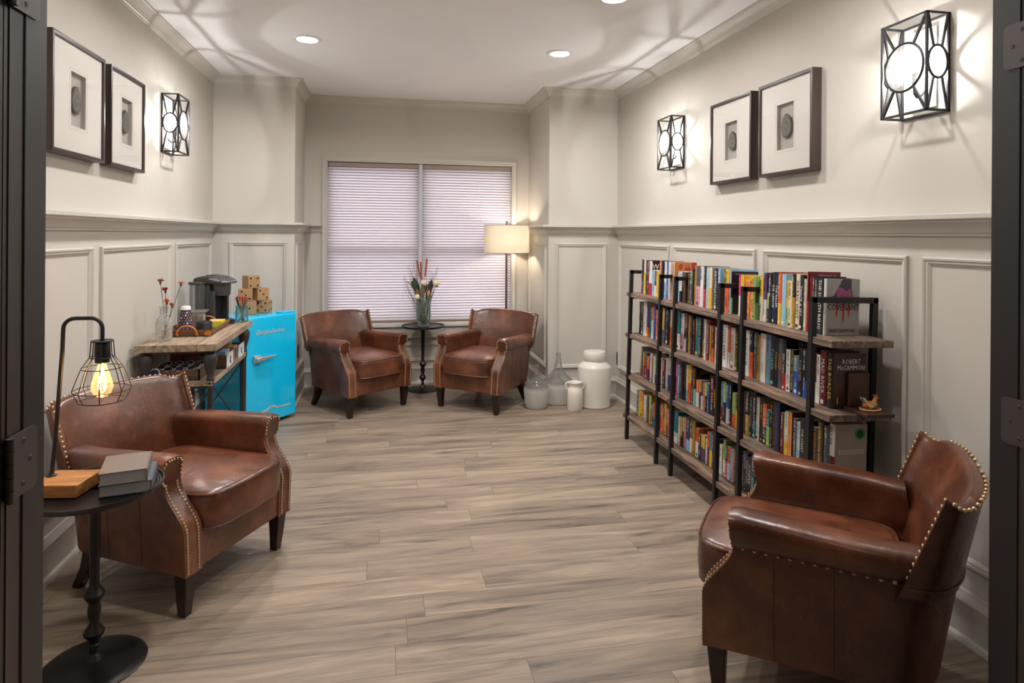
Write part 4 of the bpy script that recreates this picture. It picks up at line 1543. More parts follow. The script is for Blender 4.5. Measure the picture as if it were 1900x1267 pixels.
b = MB(); b.prism([(0.060, 0.094), (0.150, 0.108), (0.205, 0.112), (0.235, 0.128), (0.270, 0.128), (0.300, 0.113), (0.430, 0.113), (0.430, 0.122), (0.425, 0.124), (0.31, 0.122), (0.27, 0.142), (0.235, 0.142), (0.195, 0.124), (0.14, 0.118), (0.06, 0.100)], -0.0015, 0.001, axis='y')
b.build('chrome_trim', M['badge'], dr)

PIPS = {1: [(0, 0)], 2: [(-1, 1), (1, -1)], 3: [(-1, 1), (0, 0), (1, -1)], 4: [(-1, -1), (-1, 1), (1, -1), (1, 1)], 5: [(-1, -1), (-1, 1), (1, -1), (1, 1), (0, 0)],
        6: [(-1, -1), (-1, 0), (-1, 1), (1, -1), (1, 0), (1, 1)]}


def die(x, y, z, rz, front, side, top, label, s=0.097):
    r_ = empty('wooden_die', (x, y, z), R(rz), label=label, cat='die', group='large wooden yard dice stacked on the fridge')
    b = MB(); b.box(-s / 2, s / 2, -s / 2, s / 2, 0, s); b.build('die_body', M['dice'], r_, bevel=0.004, seg=3)
    b = MB()
    q = s * 0.29
    for a, c in PIPS[front]:
        b.cyl((a * q, -s / 2 + 0.0005, s / 2 + c * q), (a * q, -s / 2 - 0.0012, s / 2 + c * q), s * 0.075, n=16)
    for a, c in PIPS[side]:
        b.cyl((s / 2 - 0.0005, a * q, s / 2 + c * q), (s / 2 + 0.0012, a * q, s / 2 + c * q), s * 0.075, n=16)
    for a, c in PIPS[7 - front if top is None else top]:
        b.cyl((a * q, c * q, s - 0.0005), (a * q, c * q, s + 0.0012), s * 0.075, n=16)
    b.build('pip', M['blackpip'], r_)
    return r_


FZ = H_ - 0.003
die(-1.000, 5.200, FZ, 12, 1, 3, 2, 'wooden die with one black pip in the bottom row on the fridge')
die(-0.912, 5.300, FZ, -9, 5, 4, 6, 'wooden die with five black pips in the bottom row on the fridge')
die(-1.032, 5.215, FZ + 0.098, 14, 3, 2, 1, 'wooden die showing three pips in a row, second layer of the fridge pyramid')
die(-0.938, 5.290, FZ + 0.098, 40, 3, 6, 1, 'wooden die turned on its edge, second layer of the fridge pyramid')
die(-0.998, 5.250, FZ + 0.196, 38, 4, 6, 2, 'wooden die with four pips on top of the fridge pyramid')

# ================================================================== COFFEE CONSOLE TABLE
TX0, TX1, TY0, TY1, TT = -1.335, -0.910, 3.845, 4.840, 0.820
r = empty('console_table', ((TX0 + TX1) / 2, (TY0 + TY1) / 2, 0), label='rustic wooden console table with turned dark legs against the wall', cat='console table')
hx, hy = (TX1 - TX0) / 2, (TY1 - TY0) / 2
b = MB()
n = 4
for k in range(n):
    xa = -hx + 2 * hx * k / n
    b.box(xa + 0.0006, xa + 2 * hx / n - 0.0006, -hy, hy, TT - 0.040, TT)
b.build('table_top', M['rustic'], r, bevel=0.002)
b = MB()
for k in range(n):
    xa = -hx + 0.03 + (2 * hx - 0.06) * k / n
    b.box(xa + 0.0006, xa + (2 * hx - 0.06) / n - 0.0006, -hy + 0.03, hy - 0.03, 0.578, 0.606)
b.build('lower_shelf', M['rustic'], r, bevel=0.002)
lp = [(0.016, 0), (0.018, 0.004), (0.016, 0.02), (0.016, 0.56), (0.020, 0.566), (0.020, 0.574), (0.017, 0.580), (0.022, 0.590), (0.022, 0.598), (0.017, 0.604), (0.021, 0.612), (0.021, 0.620), (0.017, 0.628),
      (0.019, 0.645), (0.024, 0.665), (0.033, 0.695), (0.038, 0.725), (0.037, 0.745), (0.029, 0.760), (0.018, 0.766), (0.026, 0.772), (0.028, 0.780)]
for sx in (-1, 1):
    for sy in (-1, 1):
        b = MB(); b.lathe(lp, 20, c=(sx * (hx - 0.045), sy * (hy - 0.05), 0))
        b.build('leg', M['gunmetal'], r)
b = MB()
for sx in (-1, 1):
    b.bar((sx * (hx - 0.045), -hy + 0.05, 0.570), (sx * (hx - 0.045), hy - 0.05, 0.570), 0.014)
for sy in (-1, 1):
    b.bar((-hx + 0.045, sy * (hy - 0.05), 0.570), (hx - 0.045, sy * (hy - 0.05), 0.570), 0.014)
    b.bar((-hx + 0.045, sy * (hy - 0.05), 0.772), (hx - 0.045, sy * (hy - 0.05), 0.772), 0.014)
b.build('under_frame', M['gunmetal'], r)
for sy in (-1, 1):
    b = MB()
    b.tube([(-hx + 0.05, sy * (hy - 0.05), 0.55), (hx - 0.05, sy * (hy - 0.05), 0.08)], 0.005, 8)
    b.tube([(hx - 0.05, sy * (hy - 0.05) + 0.011, 0.55), (-hx + 0.05, sy * (hy - 0.05) + 0.011, 0.08)], 0.005, 8)
    b.build('cross_brace', M['gunmetal'], r)

# --- small things on the table
rd = random.Random(11)
# bud vase
VX, VY = -1.232, 4.00
r = empty('glass_bottle_vase', (VX, VY, TT), label='embossed clear glass bottle holding carnations on the console table', cat='vase')
b = MB(); b.lathe([(0, 0.002), (0.040, 0.0), (0.043, 0.006), (0.044, 0.02), (0.044, 0.105), (0.041, 0.120), (0.030, 0.136), (0.022, 0.150), (0.021, 0.185), (0.026, 0.196), (0.027, 0.200)], 36)
b.build('bottle_body', M['embossed'], r)


def carnation(x, y, z, base, m, size, label):
    r_ = empty('carnation', (base[0], base[1], base[2]), label=label, cat='flower', group='carnations in the glass bottle')
    p1 = Vector((x, y, z)) - Vector(base)
    b = MB(); b.tube([(0, 0, 0), p1 * 0.5 + Vector((0.003, 0, 0)), p1], 0.0016, 6); b.build('stem', M['greenstem'], r_)
    b = MB(); b.lathe([(0.002, -0.016), (0.006, -0.010), (0.0065, 0.002), (0.004, 0.004)], 10, c=p1); b.build('calyx', M['greenstem'], r_)
    b = MB()
    for k in range(26):
        a = rd.uniform(0, 6.283); el = rd.uniform(0.1, 1.2); q = size * rd.uniform(0.6, 1.0)
        d = Vector((math.cos(a) * math.cos(el), math.sin(a) * math.cos(el), math.sin(el)))
        t = d.cross(Vector((0, 0, 1))).normalized()
        c = p1 + Vector((0, 0, 0.002))
        e = c + d * q
        ww = size * 0.38
        b.add([c, e + t * ww * 0.6 + Vector((0, 0, 0.002)), e + t * ww * 0.2 - Vector((0, 0, 0.002)) + d * 0.003, e - t * ww * 0.2 + Vector((0, 0, 0.003)), e - t * ww * 0.6], [(0, 1, 2), (0, 2, 3), (0, 3, 4)])
    b.build('petals', m, r_)


vb = lambda dx, dy: (VX + dx, VY + dy, TT + 0.01)
carnation(-1.252, 4.00, 1.160, vb(0.012, 0), M['carnred'], 0.020, 'dark red carnation, highest bloom on the tallest stem in the bottle')
carnation(-1.148, 4.02, 1.148, vb(-0.012, 0), M['carnpale'], 0.022, 'pale pink carnation leaning away from the others in the bottle')
carnation(-1.222, 3.99, 1.110, vb(0.006, 0.01), M['carnred'], 0.022, 'red carnation in the middle of the bunch in the bottle')
carnation(-1.212, 3.985, 1.044, vb(-0.004, 0.012), M['carnpink'], 0.022, 'coral carnation close above the bottle neck')
carnation(-1.190, 4.00, 1.024, vb(0.0, -0.012), M['carnpink'], 0.016, 'small coral carnation resting on the bottle lip')

# tray
r = empty('serving_tray', (-1.145, 4.360, TT), label='wooden serving tray with tan strap handles on the console table', cat='tray')
b = MB(); b.box(-0.125, 0.125, -0.21, 0.21, 0, 0.008); b.build('tray_base', M['blackplastic'], r)
b = MB()
for s in (-1, 1):
    b.add([(s * 0.121, -0.215, 0.002), (s * 0.125, -0.215, 0.002), (s * 0.140, -0.23, 0.040), (s * 0.134, -0.23, 0.040), (s * 0.121, 0.215, 0.002), (s * 0.125, 0.215, 0.002), (s * 0.140, 0.23, 0.040), (s * 0.134, 0.23, 0.040)],
          [(0, 1, 2, 3), (4, 7, 6, 5), (0, 4, 5, 1), (1, 5, 6, 2), (2, 6, 7, 3), (3, 7, 4, 0)])
    b.add([(-0.125, s * 0.211, 0.002), (0.125, s * 0.211, 0.002), (0.140, s * 0.226, 0.040), (-0.140, s * 0.226, 0.040), (-0.125, s * 0.216, 0.002), (0.125, s * 0.216, 0.002), (0.140, s * 0.232, 0.040), (-0.140, s * 0.232, 0.040)],
          [(0, 1, 2, 3), (4, 7, 6, 5), (0, 4, 5, 1), (1, 5, 6, 2), (2, 6, 7, 3), (3, 7, 4, 0)])
b.build('tray_side', M['traywood'], r)
for s in (-1, 1):
    b = MB()
    pts = [(0.055 * math.cos(math.pi * k / 14), s * 0.235, 0.018 + 0.048 * math.sin(math.pi * k / 14)) for k in range(15)]
    b.tube(pts, 0.0055, 8)
    b.sphere((-0.055, s * 0.233, 0.014), 0.010, 10, 6, sc=(1, 0.4, 1)); b.sphere((0.055, s * 0.233, 0.014), 0.010, 10, 6, sc=(1, 0.4, 1))
    b.build('handle', M['leatherstrap'], r)
    b = MB()
    for c in (-1, 1):
        b.prism([(c * 0.130, 0.004), (c * 0.098, 0.010), (c * 0.096, 0.022), (c * 0.105, 0.032), (c * 0.137, 0.036)], s * 0.229, s * 0.235, axis='y')
    b.build('corner_patch', M['leatherstrap'], r)
TB = TT + 0.008


def cup_pattern():
    m, nt, bs = new_mat('cup_print')
    return m


# stack of upturned patterned paper cups
cupm = mat('navy_cup_print', (28, 28, 48), 0.5)
cupc = [mat('cup_tile_%s' % n_, c, 0.5) for n_, c in (('white', (220, 220, 228)), ('orange', (206, 110, 50)), ('rose', (196, 76, 88)), ('blue', (110, 122, 176)))]
r = empty('paper_cup_stack', (-1.215, 4.355, TB), label='stack of upturned navy patterned paper cups on the serving tray', cat='paper cups')
b = MB(); b.lathe([(0.045, 0), (0.047, 0.003), (0.045, 0.006), (0.0285, 0.130), (0, 0.130)], 32); b.build('cup_wall', cupm, r)
b = MB()
for row in range(7):
    for k in range(12):
        a = 2 * math.pi * (k + 0.5 * (row % 2)) / 12
        z = 0.016 + row * 0.0165
        rad = 0.045 - (z - 0.006) * 0.133 + 0.0006
        c, s_ = math.cos(a), math.sin(a)
        t = Vector((-s_, c, 0)); q = Vector((c * rad, s_ * rad, z))
        wv, hv = 0.0045, 0.0052
        b.add([q - t * wv - Vector((0, 0, hv)), q + t * wv - Vector((0, 0, hv)), q + t * wv * 0.8 + Vector((0, 0, hv)) - Vector((c, s_, 0)) * 0.0013, q - t * wv * 0.8 + Vector((0, 0, hv)) - Vector((c, s_, 0)) * 0.0013], [(0, 1, 2, 3)], mi=(row * 5 + k * 3) % 4)
b.build('printed_cup_motif', cupc, r)
b = MB(); b.lathe([(0.0275, 0.131), (0.0300, 0.131), (0.0275, 0.150), (0.0245, 0.154), (0, 0.154)], 32); b.build('cup_base', M['bonewhite'], r)
# clear organiser with packets
r = empty('packet_organiser', (-1.195, 4.530, TB), R(5), label='clear plastic organiser holding sweetener packets on the serving tray', cat='organiser')
b = MB()
for (x0, x1, y0, y1) in ((-0.045, 0.045, -0.05, -0.047), (-0.045, 0.045, 0.047, 0.05), (-0.045, -0.042, -0.05, 0.05), (0.042, 0.045, -0.05, 0.05), (-0.0015, 0.0015, -0.05, 0.05)):
    b.box(x0, x1, y0, y1, 0, 0.105)
b.box(-0.045, 0.045, -0.05, 0.05, 0, 0.003); b.box(-0.055, 0.065, -0.055, 0.055, 0.098, 0.105)
b.build('clear_box', M['clearplastic'], r)
pk = [mat('packet_white', (226, 222, 214), 0.7), mat('packet_tan', (196, 160, 112), 0.7), mat('packet_yellow', (222, 188, 80), 0.7)]
for k in range(12):
    b = MB(); x = -0.036 + 0.0065 * k + (0.004 if k > 5 else 0)
    b.box(x, x + 0.003, -0.040, 0.040, 0.004, 0.070 + rd.uniform(0, 0.012))
    b.build('packet', pk[rd.choice([0, 0, 1, 1, 2])], r)
# black lids
for k in range(7):
    r = empty('cup_lid', (-1.098 + rd.uniform(-0.001, 0.001), 4.325, TB + 0.008 * k), label='black plastic cup lid in the short stack on the serving tray', cat='lid', group='stacked black cup lids')
    b = MB(); b.lathe([(0.0, 0.006), (0.036, 0.006), (0.038, 0.012), (0.043, 0.011), (0.0465, 0.004), (0.047, 0.0), (0.044, 0.0), (0.040, 0.003), (0, 0.003)], 36)
    o = b.build('lid_disc', M['blackplastic'], r)
# yellow box of napkins
r = empty('tea_box', (-1.070, 4.510, TB), R(3), label='small yellow and pink box at the far end of the serving tray', cat='box')
b = MB(); b.box(-0.045, 0.045, -0.055, 0.055, 0, 0.042); b.build('box_body', M['yellow'], r, bevel=0.002)
b = MB(); b.box(-0.038, 0.012, -0.048, 0.048, 0.042, 0.0425); b.build('box_label', M['carnpale'], r)

# coffee maker
r = empty('coffee_maker', (-1.152, 4.740, TT), R(0), label='graphite pod coffee maker with a clear water tank on the console table', cat='coffee maker')
rot = Matrix.Rotation(R(-27), 4, 'Z')
mach = MB()
def kbox(name, m, x0, x1, y0, y1, z0, z1, bev=0.006, seg=3):
    b = MB(); b.box(x0, x1, y0, y1, z0, z1, T=rot); return b.build(name, m, r, bevel=bev, seg=seg)
# local x = towards the brewing front (room side), local y = along the wall
kbox('machine_body', M['greyplastic'], -0.085, 0.030, -0.075, 0.075, 0.012, 0.275, 0.012)
b = MB(); b.prism([(-0.075, 0), (0.06, 0), (0.115, 0.02), (0.135, 0.05), (0.135, 0.09)], 0, 0)
b = MB(); b.lathe([(0, 0), (0.074, 0), (0.077, 0.004), (0.077, 0.026), (0.070, 0.031), (0, 0.031)], 40, c=(0.085, 0, 0), T=rot); b.box(-0.09, 0.08, -0.077, 0.077, 0, 0.028, T=rot); b.build('drip_tray', M['blackplastic'], r)
b = MB(); b.box(0.028, 0.034, -0.050, 0.050, 0.030, 0.20, T=rot); b.build('brew_recess', M['blackplastic'], r)
kbox('recess_side', M['greyplastic'], 0.028, 0.075, -0.075, -0.056, 0.030, 0.23, 0.006)
kbox('recess_side', M['greyplastic'], 0.028, 0.075, 0.056, 0.075, 0.030, 0.23, 0.006)
b = MB(); b.lathe([(0.052, 0.195), (0.055, 0.200), (0.060, 0.245), (0.060, 0.285), (0, 0.285)], 36, c=(0.075, 0, 0), T=rot); b.build('brew_head', M['greyplastic'], r)
b = MB()
lid = []
for k in range(13):
    t = k / 12
    lid.append((-0.095 + 0.235 * t, 0.278 + 0.052 * math.sin(math.pi * (0.18 + 0.72 * t)) ** 0.8))
b.prism([(x, z) for x, z in lid] + [(0.140, 0.276), (-0.095, 0.270)], -0.080, 0.080, axis='y', T=rot); b.build('lid', M['greyplastic'], r, bevel=0.010, seg=3)
b = MB(); b.tube([(0.05, -0.086, 0.310), (0.10, -0.084, 0.302), (0.135, -0.065, 0.292), (0.148, 0, 0.288), (0.135, 0.065, 0.292), (0.10, 0.084, 0.302), (0.05, 0.086, 0.310)], 0.008, 10, T=rot); b.build('silver_handle', M['silverplastic'], r)
b = MB(); b.prism([(-0.02, 0.334), (0.03, 0.3335), (0.08, 0.322), (0.12, 0.307), (0.12, 0.300), (-0.02, 0.326)], -0.045, 0.045, axis='y', T=rot); b.build('control_panel', M['blackplastic'], r, bevel=0.003)
for (x, y) in ((0.055, -0.02), (0.055, 0), (0.055, 0.02), (0.085, -0.012), (0.085, 0.012)):
    b = MB(); z = 0.3285 if x < 0.07 else 0.3205; b.lathe([(0, 0.002), (0.006, 0.0015), (0.007, -0.002)], 12, c=(x, y, z), T=rot); b.build('button', M['silverplastic'], r)
b = MB(); b.box(-0.085, 0.010, -0.125, -0.080, 0.090, 0.272, T=rot); b.build('water_tank', M['tank'], r, bevel=0.010, seg=3)
b = MB(); b.box(-0.085, 0.010, -0.125, -0.080, 0.012, 0.088, T=rot); b.build('tank_base', M['greyplastic'], r, bevel=0.006)
b = MB(); b.box(-0.090, 0.012, -0.130, -0.078, 0.272, 0.290, T=rot); b.build('tank_lid', M['greyplastic'], r, bevel=0.006)

# stirrer jar
JX, JY = -0.968, 4.775
r = empty('glass_jar', (JX, JY, TT), label='turquoise glass jar of stirrers at the fridge end of the console table', cat='jar')
b = MB(); b.lathe([(0, 0.003), (0.038, 0.0), (0.043, 0.006), (0.043, 0.080), (0.038, 0.092), (0.038, 0.098), (0.041, 0.100), (0.041, 0.116), (0.039, 0.118)], 32); b.build('jar_body', M['blueglass'], r)
cols = [(M['blackpip'], 'black'), (M['carnred'], 'red'), (M['pod'], 'tan')]
for k in range(22):
    a = rd.uniform(0, 6.283); q = rd.uniform(0.3, 1.0)
    p0 = Vector((-0.022 * q * math.cos(a), -0.022 * q * math.sin(a), 0.008)); p1 = Vector((0.050 * q * math.cos(a), 0.050 * q * math.sin(a), 0.165 + rd.uniform(-0.01, 0.012)))
    m, cn = cols[[0, 0, 1, 2, 2, 0][k % 6]]
    r_ = empty('stir_stick', (JX, JY, TT), label='%s coffee stirrer standing in the turquoise jar' % cn, cat='stirrer', group='%s stirrers in the turquoise jar' % cn)
    b = MB(); b.tube([p0, p1], 0.0024, 6); b.build('stick', m, r_)
    b = MB(); d = (p1 - p0).normalized(); b.tube([p1 - d * 0.004, p1 + d * 0.008], 0.0036, 6); b.build('tip', M['carnred'] if cn != 'tan' or k % 2 else M['pod'], r_)

# --- lower shelf of the console
SZ = 0.606
r = empty('wooden_crate', (-1.150, 4.035, SZ), label='dark wooden crate of coffee pods on the console shelf', cat='crate')
b = MB()
cx_, cy_, ch = 0.135, 0.125, 0.062
b.box(-cx_, cx_, -cy_, cy_, 0, 0.006); b.box(-cx_, cx_, -cy_, -cy_ + 0.010, 0, ch); b.box(-cx_, cx_, cy_ - 0.010, cy_, 0, ch); b.box(-cx_, -cx_ + 0.010, -cy_, cy_, 0, ch); b.box(cx_ - 0.010, cx_, -cy_, cy_, 0, ch)
b.build('crate_body', M['crate'], r, bevel=0.002)
podlid = [mat('pod_lid_navy', (50, 58, 104), 0.4), mat('pod_lid_black', (34, 32, 40), 0.4)]
k = 0
for i in range(4):
    for j in range(4):
        x = -1.150 - 0.098 + 0.060 * i + (0.006 if j % 2 else 0); y = 4.035 - 0.088 + 0.056 * j
        r = empty('coffee_pod', (x, y, SZ + 0.024), label='white coffee pod with a dark foil lid in the wooden crate', cat='coffee pod', group='coffee pods in the wooden crate')
        if (i, j) == (0, 0):
            T_ = Matrix.Translation((0, 0, 0.018)) @ Matrix.Rotation(R(80), 4, 'X')
        else:
            T_ = Matrix.Rotation(R(rd.uniform(10, 24)), 4, 'X')
        b = MB(); b.lathe([(0, 0), (0.018, 0), (0.0225, 0.040), (0.0255, 0.041), (0.0255, 0.043), (0.022, 0.043)], 24, T=T_); b.build('pod_cup', M['bonewhite'], r)
        b = MB(); b.lathe([(0, 0.0432), (0.0215, 0.0432)], 24, T=T_); b.build('foil_lid', podlid[(i + j) % 2], r)
        k += 1


def metal_bin(x, y, label):
    r = empty('wooden_bin', (x, y, SZ), label=label, cat='storage box', group='storage boxes with white fronts')
    b = MB()
    X, Y, Hh = 0.13, 0.085, 0.088
    b.box(-X, X - 0.004, -Y, Y, 0, 0.006); b.box(-X, X - 0.004, -Y, -Y + 0.008, 0, Hh - 0.006); b.box(-X, X - 0.004, Y - 0.008, Y, 0, Hh - 0.006); b.box(-X, -X + 0.008, -Y, Y, 0, Hh - 0.006)
    b.build('box_body', M['crate'], r)
    b = MB(); b.box(X - 0.004, X, -Y, Y, 0, Hh)
    b.build('white_front', M['bonewhite'], r, bevel=0.001)
    b = MB()
    for (y0, y1, z0, z1) in ((-0.014, 0.014, 0.030, 0.034), (-0.014, 0.014, 0.056, 0.060), (-0.014, -0.010, 0.030, 0.060), (0.010, 0.014, 0.030, 0.060)):
        b.box(X, X + 0.002, y0, y1, z0, z1)
    b.tube([(X + 0.001, -0.008, 0.030), (X + 0.006, 0.0, 0.018), (X + 0.001, 0.008, 0.030)], 0.0014, 6)
    b.build('label_holder', M['blackpip'], r)
    b = MB()
    for yy in (-0.07, -0.045, 0.045, 0.07):
        for zz in (0.006, Hh - 0.006):
            b.sphere((X, yy, zz), 0.003, 6, 4)
    b.build('rivet', M['blackpip'], r)


metal_bin(-1.068, 4.300, 'storage box with a white metal front, nearer the doorway on the console shelf')
metal_bin(-1.068, 4.625, 'storage box with a white metal front, nearer the fridge on the console shelf')
def small_box(nm, x, y, z, X, Y, Hh, m, label, cat='box', rz=0, win=None):
    r = empty(nm, (x, y, z), R(rz), label=label, cat=cat)
    b = MB(); b.box(-X, X, -Y, Y, 0, Hh); b.build('carton', m, r, bevel=0.001)
    if win:
        b = MB(); b.box(X, X + 0.0006, -Y * 0.55, Y * 0.55, Hh * 0.2, Hh * 0.85); b.build('printed_window', win, r)
    return r
small_box('snack_box', -1.03, 4.462, SZ, 0.09, 0.052, 0.100, M['oak'], 'orange carton between the two white fronted boxes', win=M['leg'], rz=0)
small_box('tea_carton', -1.20, 4.300, SZ + 0.007, 0.070, 0.060, 0.125, mat('dark_red_card', (120, 34, 40), 0.5), 'dark red carton standing in the nearer white fronted box')
small_box('drink_mix_box', -1.00, 4.300, SZ + 0.007, 0.045, 0.060, 0.094, mat('pale_blue_card', (140, 160, 190), 0.5), 'low pale blue and yellow carton in the nearer white fronted box', win=M['yellow'])
small_box('sugar_bag', -1.03, 4.588, SZ + 0.007, 0.03, 0.035, 0.122, mat('white_green_print', (214, 222, 214), 0.6), 'white packet with green print in the farther white fronted box', cat='bag', win=mat('green_print', (70, 150, 80), 0.5))

